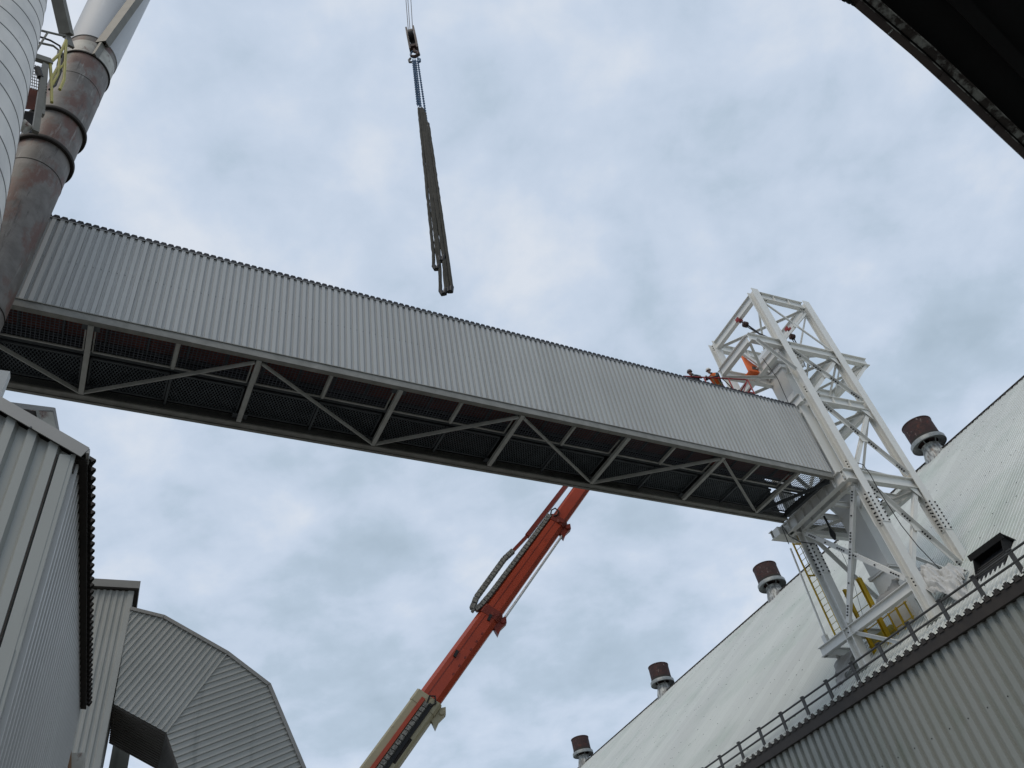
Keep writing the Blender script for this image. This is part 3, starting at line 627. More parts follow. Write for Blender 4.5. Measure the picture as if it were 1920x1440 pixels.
# roof vents
vlab = ['rusty drum roof vent behind the right leg of the steel tower, the largest vent', 'rusty drum roof vent left of the caged yellow ladder', 'rusty drum roof vent third along the ridge, midway down to the frame edge', 'rusty drum roof vent farthest along the ridge, cut by the bottom edge of the frame']
for i, v in enumerate((31.15, 52.95, 74.9, 96.3)):
    t = thing('roof_vent', vlab[i], 'roof vent', (RU, v, 34.7), YT, 'rusty drum vents along the shed ridge')
    z = 34.75; t.rotation_euler = (R((.9, -1.2, .6, -.5)[i]), R((-.7, .8, 1.1, -.9)[i]), YT)
    nk = part('vent_neck', MB().lathe((RU, v, z), [(1.0, -.5), (.95, .15), (.72, .95), (.66, 1.12), (.72, 1.18), (.66, 1.24), (.60, 1.30)], 32), M['ventn'], t)
    for k in range(6):
        m = MB(); a = k*PI/3+.3; p = V((RU+.62*math.cos(a), v+.62*math.sin(a), z+1.0)); q = V((RU+1.12*math.cos(a), v+1.12*math.sin(a), z+1.62)); m.bar(p, q, .06, .06); part('stay_bar', m, M['vring'], t)
    part('wind_ring', MB().lathe((RU, v, z), [(1.20, 1.74), (1.34, 1.66), (1.375, 1.60), (1.375, 1.30), (1.35, 1.28), (1.34, 1.36), (.82, 1.50), (.82, 1.56), (1.20, 1.70)], 48), M['vring'], t)
    dr = part('vent_drum', MB().lathe((RU, v, z), [(.2, 1.75), (1.12, 1.70), (1.16, 1.70), (1.165, 1.74), (1.165, 3.35), (1.20, 3.37), (1.20, 3.46), (1.12, 3.50), (.01, 3.62)], 48), M['rust'], t)
    part('drum_band', MB().lathe((RU, v, z), [(1.17, 1.72), (1.19, 1.72), (1.19, 1.95), (1.17, 1.95)], 48), M['soffit'], dr)
# roof opening hood behind the handrail
lv = thing('roof_louvre', 'black open roof hood behind the eave handrail at the right edge', 'roof hood', (28.6, 17, 13.6), YT)
m = MB()
for v in (16.0, 17.42): m.prism([(28.05, v, RZ(28.05)+.1), (29.3, v, RZ(29.3)+.1), (28.95, v, 15.0), (28.75, v, 14.9)], (0, .03, 0))
part('hood_cheeks', m, M['canopy'], lv)
part('hood_top', MB().prism([(28.70, 15.9, 14.98), (29.35, 15.9, 14.75), (29.37, 15.9, 14.80), (28.70, 15.9, 15.04)], (0, 1.65, 0)).box((28.68, 15.88, 14.80), (28.72, 17.56, 15.04)), M['canopy'], lv)
part('hood_opening', MB().prism([(28.1, 16.03, RZ(28.1)+.1), (29.2, 16.03, RZ(29.2)+.1), (29.1, 16.03, RZ(29.2)+.2), (28.1, 16.03, RZ(28.1)+.13)], (0, 1.4, 0)), M['dark'], lv)
for i in range(3): part('louvre_bar', MB().cyl((28.25+i*.2, 16.0, RZ(28.25+i*.2)+.28), (28.25+i*.2, 17.42, RZ(28.25+i*.2)+.28), .028, n=8), M['rail'], lv)
# eave handrail
hr = thing('eave_handrail', 'grey two bar handrail with flat posts along the shed eave', 'handrail', (26.75, 22, 12.5), YT)
HU = 26.75
for v in (38.6, 36.9, 35.3, 33.65, 31.93, 30.2, 28.47, 26.82, 25.15, 23.46, 21.78, 20.06, 18.35, 16.64, 14.91, 13.2, 11.5, 9.8):
    post = part('rail_post', MB().bar((HU, v, 12.5), (HU, v, 13.43), .16, .06, X).bar((HU-.01, v, 13.43), (HU-.01, v, 13.48), .18, .10, X), M['rail'], hr)
for z in (13.38, 13.02): part('rail_bar', MB().cyl((HU, 8, z), (HU, 40, z), .043, n=10), M['rail'], hr)
for v in (24.45,):
    for z in (13.38, 13.02): part('rail_clamp', MB().cyl((HU, v-.07, z), (HU, v+.07, z), .06, n=10), M['rail'], hr)

# ================================================================== boom lift with work basket
tipP = at(1212, 748, 1, 23.2, YG); tipW = rotz(tipP, YG)
pivW = hz(163, 2165, 30.0); pivW.z = 2.4
def on_boom(x, y):
    """nearest point of the boom axis to the sight line of one photo pixel"""
    o = V((0, 0, CZ)); d = ray(x, y).normalized(); e_ = (tipW-pivW).normalized(); w0 = pivW-o
    b = d.dot(e_); den = 1-b*b; return ((b*(d.dot(w0))-e_.dot(w0)))/den
bl = thing('boom_lift', 'orange and cream telescopic boom lift reaching up behind the conveyor bridge', 'boom lift', (pivW.x, pivW.y, 0), 0.0)
BD = (tipW-pivW).normalized(); BLn = (tipW-pivW).length
def bp(s_, a, b):    # s along the boom, a sideways (towards the camera's left), b upwards across the boom
    side = Z.cross(BD).normalized(); upv = BD.cross(side).normalized(); return pivW+BD*s_+side*a+upv*b
def boxsec(mb, s0, s1, w, h, ch=.22, oa=0, ob=0):
    c = ch*min(w, h); pr = [(-w/2+c,-h/2),(w/2-c,-h/2),(w/2,-h/2+c),(w/2,h/2-c),(w/2-c,h/2),(-w/2+c,h/2),(-w/2,h/2-c),(-w/2,-h/2+c)]
    n = len(pr); mb.add([bp(s0, a+oa, b+ob) for a, b in pr]+[bp(s1, a+oa, b+ob) for a, b in pr], [list(range(n)), [n+i for i in range(n)]]+[[i, (i+1) % n, n+(i+1) % n, n+i] for i in range(n)]); return mb
sC = on_boom(800, 1310); sM = on_boom(925, 1150); sT = on_boom(1058, 985)
bbase = part('boom_base_section', boxsec(MB(), 0, sC, .66, 1.06, .12), M['cream'], bl)
part('boom_mid_section', boxsec(MB(), 1, sM, .54, .88, .30), M['orange'], bl)
part('boom_upper_section', boxsec(MB(), 1, sT, .49, .79, .30), M['orange'], bl)
part('boom_fly_section', boxsec(MB(), 1, BLn, .44, .70, .30), M['orange'], bl)
part('wear_pad_collar', boxsec(MB(), sC-.45, sC+.02, .70, 1.10, .12), M['cream'], bl)
part('wear_pad_collar', boxsec(MB(), sM-.35, sM+.05, .58, .93, .25), M['oranged'], bl)
part('wear_pad_collar', boxsec(MB(), sT-.3, sT+.05, .53, .84, .25), M['oranged'], bl)
for s_, w in ((sC, .54), (sM, .45), (sT, .40)):
    m = MB().prism([bp(s_-.55, -.12, -w+.08), bp(s_-.05, -.12, -w+.02), bp(s_+.12, -.12, -w-.14), bp(s_-.1, -.12, -w-.30), bp(s_-.45, -.12, -w-.24), bp(s_-.75, -.12, -w-.30)], bp(0, .24, 0)-bp(0, 0, 0))
    m.cyl(bp(s_-.15, -.18, -w-.14), bp(s_-.15, .18, -w-.14), .09, n=12).cyl(bp(s_-.1, -.30, -w+.2), bp(s_-.1, .30, -w+.2), .10, n=12).box(tuple(bp(s_-.2, -.27, -w+.35)-V((.05,.05,.08))), tuple(bp(s_-.2, -.27, -w+.35)+V((.05,.05,.08))))
    part('sheave_bracket', m, M['cream'] if s_ == sC else M['oranged'], bl)
part('extension_rod', MB().cyl(bp(sM+.05, -.05, -.56), bp(sT-.15, -.05, -.54), .055, n=10), M['chrome'], bl)
def link(mb, pts, w=.15, h=.15):
    for i in range(len(pts)-1):
        n = max(1, int((pts[i+1]-pts[i]).length/.20))
        for k in range(n):
            a = pts[i].lerp(pts[i+1], k/n); b = pts[i].lerp(pts[i+1], (k+.86)/n); mb.bar(a, b, w, h, V((0, 1, 0)))
sK = on_boom(975, 1042)
m = MB(); link(m, [bp(sT-.1, -.16, .42), bp(sM+.6, -.16, .46), bp(sM-.1, -.16, .50), bp(sM-.45, -.16, .60), bp(sM-.45, -.16, .72), bp(sM+.1, -.16, .86), bp(sK-.6, -.16, .90), bp(sK, -.16, .80)], .2, .19)
part('cable_track', m, M['track'], bl)
part('carrier_tube', MB().bar(bp(sK, -.16, .80), bp(sK+1.0, -.16, .70), .12, .14).bar(bp(sK+1.0, -.16, .70), bp(BLn-2, -.16, .56), .20, .20), M['oranged'], bl)
m = MB(); link(m, [bp(sC-.3, -.42, -.10), bp(sC-9, -.42, -.10)], .17, .17); part('cable_track', m, M['track'], bl)
part('track_tray', MB().bar(bp(sC-.2, -.38, .12), bp(sC-10, -.38, .12), .16, .15), M['orange'], bl)
part('track_tray', MB().bar(bp(sC-.2, -.36, -.24), bp(sC-10, -.36, -.24), .10, .16), M['black'], bl)
part('hydraulic_hose', MB().tube([bp(sT-.1, -.2, .4), bp(sT+.15, -.24, .5), bp(sT+.35, -.24, .42), bp(sT+.3, -.26, .2), bp(sT+.05, -.27, .15), bp(sT-.1, -.27, .25)], .035), M['black'], bl)
part('hydraulic_hose', MB().tube([bp(sC-.3, -.42, -.1), bp(sC-.02, -.46, -.02), bp(sC+.1, -.42, -.18), bp(sC-.1, -.4, -.35), bp(sC-.3, -.4, -.25)], .035), M['black'], bl)
for s_, b_ in ((sM-.55, -.12), (sM-2.6, .12)): part('limit_switch', MB().bar(bp(s_, -.30, b_), bp(s_+.28, -.30, b_+.05), .07, .12), M['black'], bl)
for q in range(6):
    s_ = sC+1.2+q*(sM-sC-2)/6; part('slider_pad', MB().bar(bp(s_, -.275, -.22), bp(s_+.10, -.275, -.22), .015, .06), M['oranged'], bl)
part('weld_strip', MB().bar(bp(sC+.1, -.272, .10), bp(sM-.4, -.272, .10), .012, .035), M['oranged'], bl)
part('weld_strip', MB().bar(bp(sM+.1, -.248, .05), bp(sT-.3, -.248, .05), .012, .03), M['oranged'], bl)
part('data_plate', MB().bar(bp(sC-1.6, -.33, -.34), bp(sC-2.6, -.33, -.34), .02, .16), M['soffit'], bl)
# machine base (below the photo's lower edge)
bx, by = pivW.x, pivW.y
part('turntable', MB().box((bx-1.3, by-2.4, 1.25), (bx+1.3, by+1.2, 2.2)).box((bx-.4, by-.7, 2.2), (bx+.4, by+.3, 2.75)), M['orange'], bl)
ch = part('chassis', MB().box((bx-1.2, by-2.1, .65), (bx+1.2, by+2.1, 1.2)), M['cream'], bl)
for a in (-1.35, 1.35):
    for b in (-1.7, 1.7):
        w = part('wheel', MB().cyl((bx+a-.22, by+b, .6), (bx+a+.22, by+b, .6), .6, n=28), M['black'], bl); part('rim', MB().cyl((bx+a-.24, by+b, .6), (bx+a+.24, by+b, .6), .3, n=20), M['cream'], w)
# jib and basket, in world coordinates
Q1, Q2 = rotz(V((22.67, 19.25, 26.4)), YG), rotz(V((26.21, 18.44, 26.4)), YG)
ex = (Q2-Q1).normalized(); ey = Z.cross(ex).normalized(); BW = (Q2-Q1).length; BDp = 1.0
def bk(a, b, c): return Q1+ex*a+ey*b+Z*(c-1.1)     # c: height over the basket floor
jm = bk(BW*.5, BDp+.5, .5)
part('jib_arm', MB().bar(tipW, bk(BW*.5, BDp+1.6, 2.0), .26, .3).bar(bk(BW*.5, BDp+1.6, 2.0), bk(BW*.5, BDp+.25, .35), .24, .28), M['orange'], bl)
bas = part('work_basket', MB().bar(bk(0, BDp/2, 0), bk(BW, BDp/2, 0), BDp, .05).bar(bk(BW*.4, BDp+.05, .45), bk(BW*.6, BDp+.05, .45), .1, .9), M['red'], bl)
rr_ = .036
def loop(c, r=rr_):
    q = .16; return MB().tube([bk(q, 0, c), bk(BW-q, 0, c), bk(BW-q*.3, 0, c-.04) if c > 1 else bk(BW, q*.3, c), bk(BW, q, c), bk(BW, BDp-q, c), bk(BW-q, BDp, c), bk(q, BDp, c), bk(0, BDp-q, c), bk(0, q, c)], r, closed=True)
part('top_rail', loop(1.1), M['red'], bas); part('toe_rail', loop(.22), M['red'], bas); part('mid_rail', MB().tube([bk(0, .1, .6), bk(0, BDp-.1, .6)], rr_).tube([bk(.1, BDp, .6), bk(BW-.1, BDp, .6)], rr_).tube([bk(BW, .1, .6), bk(BW, BDp-.1, .6)], rr_), M['red'], bas)
for a in (0.02, 1.22, 2.55, BW-.02):
    for b in (0, BDp): part('basket_post', MB().cyl(bk(a, b, 0), bk(a, b, 1.1), rr_, n=8), M['red'], bas)
part('corner_brace', MB().cyl(bk(BW-.04, 0, 1.08), bk(BW-.6, 0, .2), .022, n=8), M['red'], bas)
part('control_cable', MB().tube([bk(2.15, -.02, 1.1), bk(2.3, -.05, .8), bk(2.5, -.02, .4), bk(2.8, 0, .25)], .022), M['black'], bas)

# ================================================================== people in the basket
def skin_mesh(name, verts, edges, radii, mat, base, root=0, sub=2):
    me = bpy.data.meshes.new(name); me.from_pydata([tuple(v-base) for v in verts], edges, []); o = bpy.data.objects.new(name, me); COL.objects.link(o)
    sk = o.modifiers.new('skin', 'SKIN'); sk.use_smooth_shade = True
    for i, r_ in enumerate(radii):
        d = me.skin_vertices[0].data[i]; d.radius = r_ if isinstance(r_, tuple) else (r_, r_); d.use_root = (i == root)
    sb = o.modifiers.new('sub', 'SUBSURF'); sb.levels = sub; sb.render_levels = sub
    dg = bpy.context.evaluated_depsgraph_get(); m2 = bpy.data.meshes.new_from_object(o.evaluated_get(dg)); bpy.data.objects.remove(o)
    m2.name = name; m2.materials.clear(); m2.materials.append(mat)
    for p in m2.polygons: p.use_smooth = True
    o = bpy.data.objects.new(name, m2); COL.objects.link(o); return o
def onb(x, y, b):
    """sight line of a photo pixel cut with the vertical plane b metres behind the basket's front rail"""
    d = ray(x, y); o = V((0, 0, CZ)); q = Q1+ey*b; n = ey; return o+d*((q-o).dot(n)/d.dot(n))
def person(label, J, face, shirt, helm, vest, K=1.06):
    """J: joints hip, chest, neck, head, hands; the feet stand on the basket floor"""
    hip, chst, nk, hd = J['hip'], J['chest'], J['neck'], J['head']
    F_ = V(face); F_.z = 0; F_.normalize(); Sd = Z.cross(F_).normalized(); fl = bk(0, 0, .03).z
    base = V((hip.x, hip.y, fl)); t = bpy.data.objects.new('person', None); COL.objects.link(t); t.location = base; t['_b'] = list(base); tag(t, label, 'person')
    tor = (nk-hip).normalized(); sp = hip.lerp(chst, .5)
    vs = [hip, sp, chst, nk, nk.lerp(hd, .6)]; ra = [(.16*K, .12*K), (.155*K, .115*K), (.175*K, .13*K), .06*K, .055*K]; ed = [(0,1),(1,2),(2,3),(3,4)]
    gl = []
    for sg, key in ((1, 'handL'), (-1, 'handR')):
        i = len(vs); sh = nk-tor*.09+Sd*.20*sg*K; gr = J[key]; el = (sh+gr)/2+Sd*sg*.08-Z*.12; gl.append((sg, gr))
        vs += [sh, el, gr+(el-gr).normalized()*.08, gr+(el-gr).normalized()*.03]; ra += [.068*K, .054*K, .040*K, .038*K]; ed += [(2,i),(i,i+1),(i+1,i+2),(i+2,i+3)]
        i = len(vs); ft = V((hip.x, hip.y, fl))+Sd*.13*sg-F_*.05; kn = (hip+ft)/2+F_*.12+Sd*.06*sg
        vs += [hip+Sd*.10*sg-Z*.08, kn, ft+Z*.10, ft+F_*.14+Z*.05]; ra += [.10*K, .068*K, .05*K, .045*K]; ed += [(0,i),(i,i+1),(i+1,i+2),(i+2,i+3)]
    body = skin_mesh('body', vs, ed, ra, shirt, base); body.parent = t
    hx = (F_-Z*.35).normalized(); hz_ = Sd.cross(hx)*-1
    if hz_.z < 0: hz_ = -hz_
    hm = MB(); n, k = 16, 12; vv = []
    for i in range(k+1):
        a = PI*i/k
        for j in range(n):
            b = 2*PI*j/n; x_, y_, z_ = math.sin(a)*math.cos(b)*.105, math.sin(a)*math.sin(b)*.083, math.cos(a)*.130
            if z_ < -.03: x_ *= .9; y_ *= .85
            if x_ > .075 and abs(y_) < .022 and -.05 < z_ < .02: x_ += .026
            if x_ > .075 and .018 < abs(y_) < .05 and 0 < z_ < .035: x_ -= .010
            vv.append(hd+hx*x_+Sd*y_+hz_*z_)
    hm.add(vv, [(i*n+j, i*n+(j+1) % n, (i+1)*n+(j+1) % n, (i+1)*n+j) for i in range(k) for j in range(n)], True)
    for sg in (1, -1): hm.cyl(hd+Sd*sg*.080, hd+Sd*sg*.097, .03, .022, n=8)
    ho = mesh_obj('head', hm, M['skin'], base); ho.parent = t
    em = MB()
    for sg in (1, -1): em.cyl(hd+hx*.088+Sd*sg*.034+hz_*.018, hd+hx*.101+Sd*sg*.034+hz_*.018, .012, n=8)
    em.bar(hd+hx*.10+Sd*.022-hz_*.062, hd+hx*.10-Sd*.022-hz_*.062, .008, .008)
    mesh_obj('eyes_and_mouth', em, M['block'], base).parent = ho
    hc = hd+hz_*.045; m = MB(); n = 20; prof = [(.130, 0), (.128, .045), (.112, .095), (.076, .130), (.034, .148), (.002, .152)]
    for r_, z_ in prof:
        for j in range(n): b = 2*PI*j/n; m.v.append(hc+hx*r_*1.12*math.cos(b)+Sd*r_*math.sin(b)+hz_*z_)
    for q in range(len(prof)-1):
        for j in range(n): m.f.append([q*n+j, q*n+(j+1) % n, (q+1)*n+(j+1) % n, (q+1)*n+j]); m.smooth.append(True)
    o2 = len(m.v)
    for r_, z_ in ((.128, .004), (.136, -.004)):
        for j in range(n): b = 2*PI*j/n; ex_ = 1.12+(.36*max(0, math.cos(b)) if r_ > .13 else 0); m.v.append(hc+hx*r_*ex_*math.cos(b)+Sd*r_*math.sin(b)+hz_*z_)
    for j in range(n): m.f.append([o2+j, o2+(j+1) % n, o2+n+(j+1) % n, o2+n+j]); m.smooth.append(True)
    mesh_obj('helmet', m, helm, base).parent = t
    for sg, gr in gl:
        m = MB(); m.tube([gr-F_*.06+Z*.035, gr-F_*.01+Z*.05, gr+F_*.035+Z*.042], [.034, .046, .034], n=10)
        for q in range(4):
            o = Sd*(q-1.5)*.025; ln = (.9, 1.05, 1, .8)[q]
            m.tube([gr+F_*.03+o+Z*.045, gr+F_*.062*ln+o+Z*.02, gr+F_*.058*ln+o-Z*.024*ln, gr+F_*.02+o-Z*.038*ln], [.014, .014, .013, .010], n=7)
        m.tube([gr-F_*.02-Sd*sg*.035+Z*.04, gr-F_*.04-Sd*sg*.06+Z*.01, gr-F_*.02-Sd*sg*.06-Z*.025], [.017, .016, .012], n=7)
        mesh_obj('glove', m, M['glove'], base).parent = t
    if vest:
        m = MB(); tf = F_-tor*F_.dot(tor); tf.normalize(); S2 = Sd-tor*Sd.dot(tor); S2.normalize(); Lt = (nk-hip).length
        for (q, a, b) in ((-.06, .21, .165), (.35, .205, .16), (.72, .235, .175), (.95, .18, .14), (1.04, .09, .08)):
            c = hip+tor*Lt*q; m.v += [c+tf*b*math.cos(2*PI*j/20)+S2*a*math.sin(2*PI*j/20) for j in range(20)]
        for q in range(4):
            for j in range(20): m.f.append([q*20+j, q*20+(j+1) % 20, (q+1)*20+(j+1) % 20, (q+1)*20+j]); m.smooth.append(True)
        vo = mesh_obj('vest', m, vest, base); vo.parent = t
        m = MB()
        for sg in (1, -1): m.tube([hip+tf*.175+S2*sg*.10, hip+tor*Lt*.4+tf*.175+S2*sg*.105, hip+tor*Lt*.75+tf*.185+S2*sg*.11, hip+tor*Lt*1.0+tf*.02+S2*sg*.12, hip+tor*Lt*.7-tf*.185+S2*sg*.11, hip-tf*.175+S2*sg*.10], .024, n=6)
        m.tube([hip+tor*Lt*.18+tf*.175*math.cos(2*PI*j/16)+S2*.22*math.sin(2*PI*j/16) for j in range(16)], .022, n=6, closed=True)
        mesh_obj('reflective_band', m, M['lime'], base).parent = vo
    return t
F0 = -ey
ga = lambda x: onb(x, 701+(x-1277)*.08, 0)
def railpt(x):
    a = onb(x, 706, 0); s_ = (a-Q1).dot(ex); return bk(s_, 0, 1.13)
person('worker in dark clothes and dark helmet at the left end of the red basket', dict(hip=onb(1311, 723, .42), chest=onb(1304, 709.5, .26), neck=onb(1299, 704, .18), head=onb(1293.5, 699.5, .12), handL=railpt(1312), handR=railpt(1300)), F0-ex*.35, M['navy'], M['helmd'], None, 1.15)
person('worker in white helmet and orange vest leaning on the red basket rail', dict(hip=onb(1350, 726, .48), chest=onb(1341, 709, .28), neck=onb(1335, 701.5, .20), head=onb(1329, 696.5, .14), handL=railpt(1334), handR=railpt(1324)), F0-ex*.8, M['navy'], M['helmw'], M['hivis'], 1.22)

# ================================================================== crane hook block and slings (hanging plumb, 12 m away)
HD = 12.0
def hp_(x, y): return hz(x, y, HD)
pb = hp_(772, 62)
hb = thing('hook_block', 'dark worn crane hook block hanging from three thin steel ropes', 'hook block', tuple(hp_(777, 97)), 0.0)
ax_ = (hp_(777, 97)-hp_(770, 58)).normalized(); sx = V((1, 0, 0)); top = hp_(770, 58); LB = (hp_(777, 97)-top).length
for (xa, ya, xb_, yb_) in ((758, -40, 766, 62), (762, -40, 769, 60), (768, -40, 774, 60)): part('hoist_rope', MB().cyl(hp_(xa, ya), hp_(xb_, yb_), .014, n=6), M['rope'], hb)
m = MB()
for sg in (-1, 1):
    c = top+sx*sg*.10; q = [c+V((0, -.02, -.02)), c+V((0, .22, -.10)), c+ax_*LB*.45+V((0, .26, 0)), c+ax_*LB*.92+V((0, .10, 0)), c+ax_*LB*.92+V((0, -.10, 0)), c+ax_*LB*.45+V((0, -.24, 0)), c+V((0, -.22, -.10))]
    m.prism(q, (sg*.06, 0, 0))
part('cheek_plate', m, M['block'], hb)
part('sheave', MB().cyl(top+ax_*LB*.30-sx*.085, top+ax_*LB*.30+sx*.085, .27, n=24), M['bolt'], hb)
part('crosshead', MB().box(tuple(top+ax_*LB*.8+V((-.13, -.1, -.08))), tuple(top+ax_*LB*.8+V((.13, .1, .08)))), M['rust'], hb)
hk = top+ax_*LB*.9
part('hook', MB().tube([hk+V((0,0,0)), hk+V((0,0,-.18)), hk+V((.12,0,-.30)), hk+V((.13,0,-.46)), hk+V((0,0,-.56)), hk+V((-.13,0,-.46)), hk+V((-.12,0,-.36))], [.05,.05,.06,.065,.06,.045,.02]), M['rust'], hb)
cs = thing('chain_sling', 'blue multi leg chain sling hooked under the crane block', 'chain sling', tuple(hp_(777, 105)), 0.0)
p = hp_(777, 100)
part('master_link', MB().tube([p+V((.14*math.cos(a), .03, .26*math.sin(a))) for a in [i*PI/6 for i in range(12)]], .035, closed=True), M['blue'], cs)
for sg in (-1, 1): q = hp_(777+sg*7, 112); part('shortening_hook', MB().tube([q+V((.0,0,.1)), q+V((.06*sg,0,0)), q+V((.05*sg,0,-.16)), q+V((-.02*sg,0,-.2))], .04), M['blue'] if sg > 0 else M['rail'], cs)
def chain(mb, a, b, r=.013, ln=.11):
    d = b-a; n = int(d.length/(ln*.72)); d.normalize(); s1 = d.cross(Y).normalized(); s2 = d.cross(s1)
    for i in range(n):
        c = a+(b-a)*((i+.5)/n); s_ = s1 if i % 2 else s2
        mb.tube([c+d*(ln/2)*math.cos(t_)+s_*.027*math.sin(t_) for t_ in [k*PI/4 for k in range(8)]], r, n=5, closed=True)
for (xa, ya, xb_, yb_) in ((774, 112, 783, 198), (776.5, 112, 786, 199), (779, 112, 789, 200), (783, 112, 800, 228)):
    m = MB(); chain(m, hp_(xa, ya), hp_(xb_, yb_)); part('chain_leg', m, M['blue'], cs)
def rsling(label, pts_l, pts_r, r=.043):
    """endless round sling: down one side, round the bottom, up the other"""
    P_ = [hp_(*p) for p in pts_l]+[hp_(*p) for p in reversed(pts_r)]
    t = thing('round_sling', label, 'round sling', tuple(P_[0]), 0.0, group='grey round slings hanging from the crane')
    # subdivide for a slightly wrinkled sleeve
    rnd = random.Random(int(P_[0].x*1000)); fine = []; rad = []
    for i in range(len(P_)-1):
        n = max(2, int((P_[i+1]-P_[i]).length/.14))
        for k in range(n): fine.append(P_[i].lerp(P_[i+1], k/n)+V((rnd.uniform(-.006, .006), rnd.uniform(-.006, .006), 0))); rad.append(r*rnd.uniform(.93, 1.08))
    fine.append(P_[-1]); rad.append(r)
    part('sleeve', MB().tube(fine, rad, n=8), M['sling'], t)
    nb = len(pts_l)-1; b = [P_[nb-1], P_[nb], P_[nb+1], P_[nb+2]] if nb+2 < len(P_) else P_[nb-1:nb+2]
    part('wear_sleeve', MB().tube(b, r*1.28, n=8), M['bolt'], t)
rsling('grey round sling ending highest and farthest left', [(785, 203), (800, 350), (813, 480), (813, 498), (817, 505)], [(791, 203), (806, 350), (820, 480), (823, 497), (820, 505)])
rsling('grey round sling in the middle with its fold above the lowest loops', [(789, 204), (806, 350), (819, 440), (824, 482), (826, 490)], [(794, 206), (812, 350), (826, 440), (833, 480), (830, 490)], .046)
rsling('grey round sling with the lowest loop left of the longest one', [(793, 210), (812, 380), (823, 470), (826, 545), (830, 552)], [(797, 212), (818, 380), (830, 470), (836, 542), (834, 551)])
rsling('grey round sling farthest right with its loop beside the lowest one', [(799, 234), (818, 370), (830, 460), (840, 540), (842, 547)], [(803, 232), (823, 370), (837, 470), (847, 538), (846, 547)])
single('shackle', MB().tube([hp_(799, 227), hp_(803, 232), hp_(802, 240), hp_(798, 238), hp_(797, 230)], .035, closed=True), M['bolt'], 'small dark shackle joining the right chain leg to its sling', 'shackle', tuple(hp_(800, 232)))

# ================================================================== left: stack, silo and access platform
ST = 17.0
SX, SY = ST*math.sin(R(-48.72)), ST*math.cos(R(-48.72))
st = thing('flue_stack', 'rusty grey flue stack with pale collar and silver upper pipe at upper left', 'flue stack', (SX, SY, 0), 0.0)
def stz(y): d = ray(630+(152-630)*(y+839)/(150+839), y); return CZ+d.z*ST/math.hypot(d.x, d.y)
z1, z2, z3, z4, z5, z6 = [CZ+q*ST for q in (1.80, 1.745, 1.655, 1.50, 1.395, 1.325)]
rS = .815
part('lower_shell', MB().cyl((SX, SY, 0), (SX, SY, z4), rS*.93, rS*.98, n=96), M['stackr'], st)
part('upper_shell', MB().cyl((SX, SY, z4), (SX, SY, z2), rS*.98, rS*1.0, n=96), M['stackr'], st)
part('collar', MB().cyl((SX, SY, z2), (SX, SY, z1), rS*1.01, rS*1.03, n=96), M['collar'], st)
part('collar_band', MB().cyl((SX, SY, z1), (SX, SY, z1+.40), rS*1.03, rS*1.03, n=96), M['stackr'], st)
part('silver_pipe', MB().cyl((SX, SY, z1+.38), (SX, SY, 60), rS*1.065, rS*1.8, n=96), M['stackw'], st)
for z in (z4, z5): part('flange_ring', MB().lathe((SX, SY, z), [(rS*.9, -.08), (rS*1.09, -.08), (rS*1.11, -.05), (rS*1.11, .05), (rS*1.09, .08), (rS*.9, .08)], 96), M['soffit'], st)
for z in (z2, z1+.42): part('ring_bead', MB().lathe((SX, SY, z), [(rS*.98, -.035), (rS*1.06, -.035), (rS*1.06, .035), (rS*.98, .035)], 96), M['soffit'], st)
for z in (z3, z6, z6-6): part('weld_seam', MB().lathe((SX, SY, z), [(rS*.9, -.015), (rS*1.0 if z == z3 else rS*.985, -.015), (rS*1.0 if z == z3 else rS*.985, .015), (rS*.9, .015)], 96), M['soffit'], st)
# struts rising away from the collar
for (xa, ya, xb_, yb_, w) in ((125, 66, 96, -60, .42), (192, 84, 305, -70, .42)):
    a = hz(xa, ya, ST-rS*1.1); b = hz(xb_, yb_, ST-rS*2.2)
    s_ = part('strut', MB().channel(a, b, .40, .26, .03, up=a-V((0, 0, CZ))), M['strut'], st)
    part('strut_bracket', MB().bar(a, hz(xa+(8 if xa < 150 else -14), ya+22, ST-rS*1.04), .10, .22), M['strut'], s_)
# conical silo, left edge
HS = 12.5
pa, pb2 = hz(86.9, 0, HS), hz(4.4, 396.5, HS)
az1 = math.atan2(pa.x, pa.y); az2 = math.atan2(pb2.x, pb2.y)
zA, zB = pa.z, pb2.z
azc = min(az1, az2)-R(3.2)
HC = HS; CX, CY = HC*math.sin(azc), HC*math.cos(azc)
def rad_at(px, py):
    d = ray(px, py); h = V((d.x, d.y, 0)).normalized(); return abs(h.x*CY-h.y*CX), (h.x*CX+h.y*CY)
rA, tA = rad_at(86.9, 0); rB, tB = rad_at(4.4, 396.5)
zA = CZ+ray(86.9, 0).z/math.hypot(*ray(86.9, 0)[:2])*tA; zB = CZ+ray(4.4, 396.5).z/math.hypot(*ray(4.4, 396.5)[:2])*tB
print('silo', CX, CY, rA, zA, rB, zB)
si = thing('tapered_silo', 'white tapered silo with horizontal seam bands at the left edge', 'silo', (CX, CY, 0), 0.0)
def rz(z): return rB+(rA-rB)*(z-zB)/(zA-zB)
part('silo_shell', MB().lathe((CX, CY, 0), [(rz(z), z) for z in (13, 16, 20, 24, 28.3)]+[(.05, 28.6)], 160).cyl((CX, CY, 0), (CX, CY, 13), rz(13), n=96), M['silo'], si)
z = 13.2; m = MB()
while z < 28: m.lathe((CX, CY, 0), [(rz(z)-.02, z-.018), (rz(z)+.008, z-.014), (rz(z)+.008, z+.014), (rz(z)-.02, z+.018)], 160); part('seam_band', m, M['seam'], si); z += .78; m = MB()
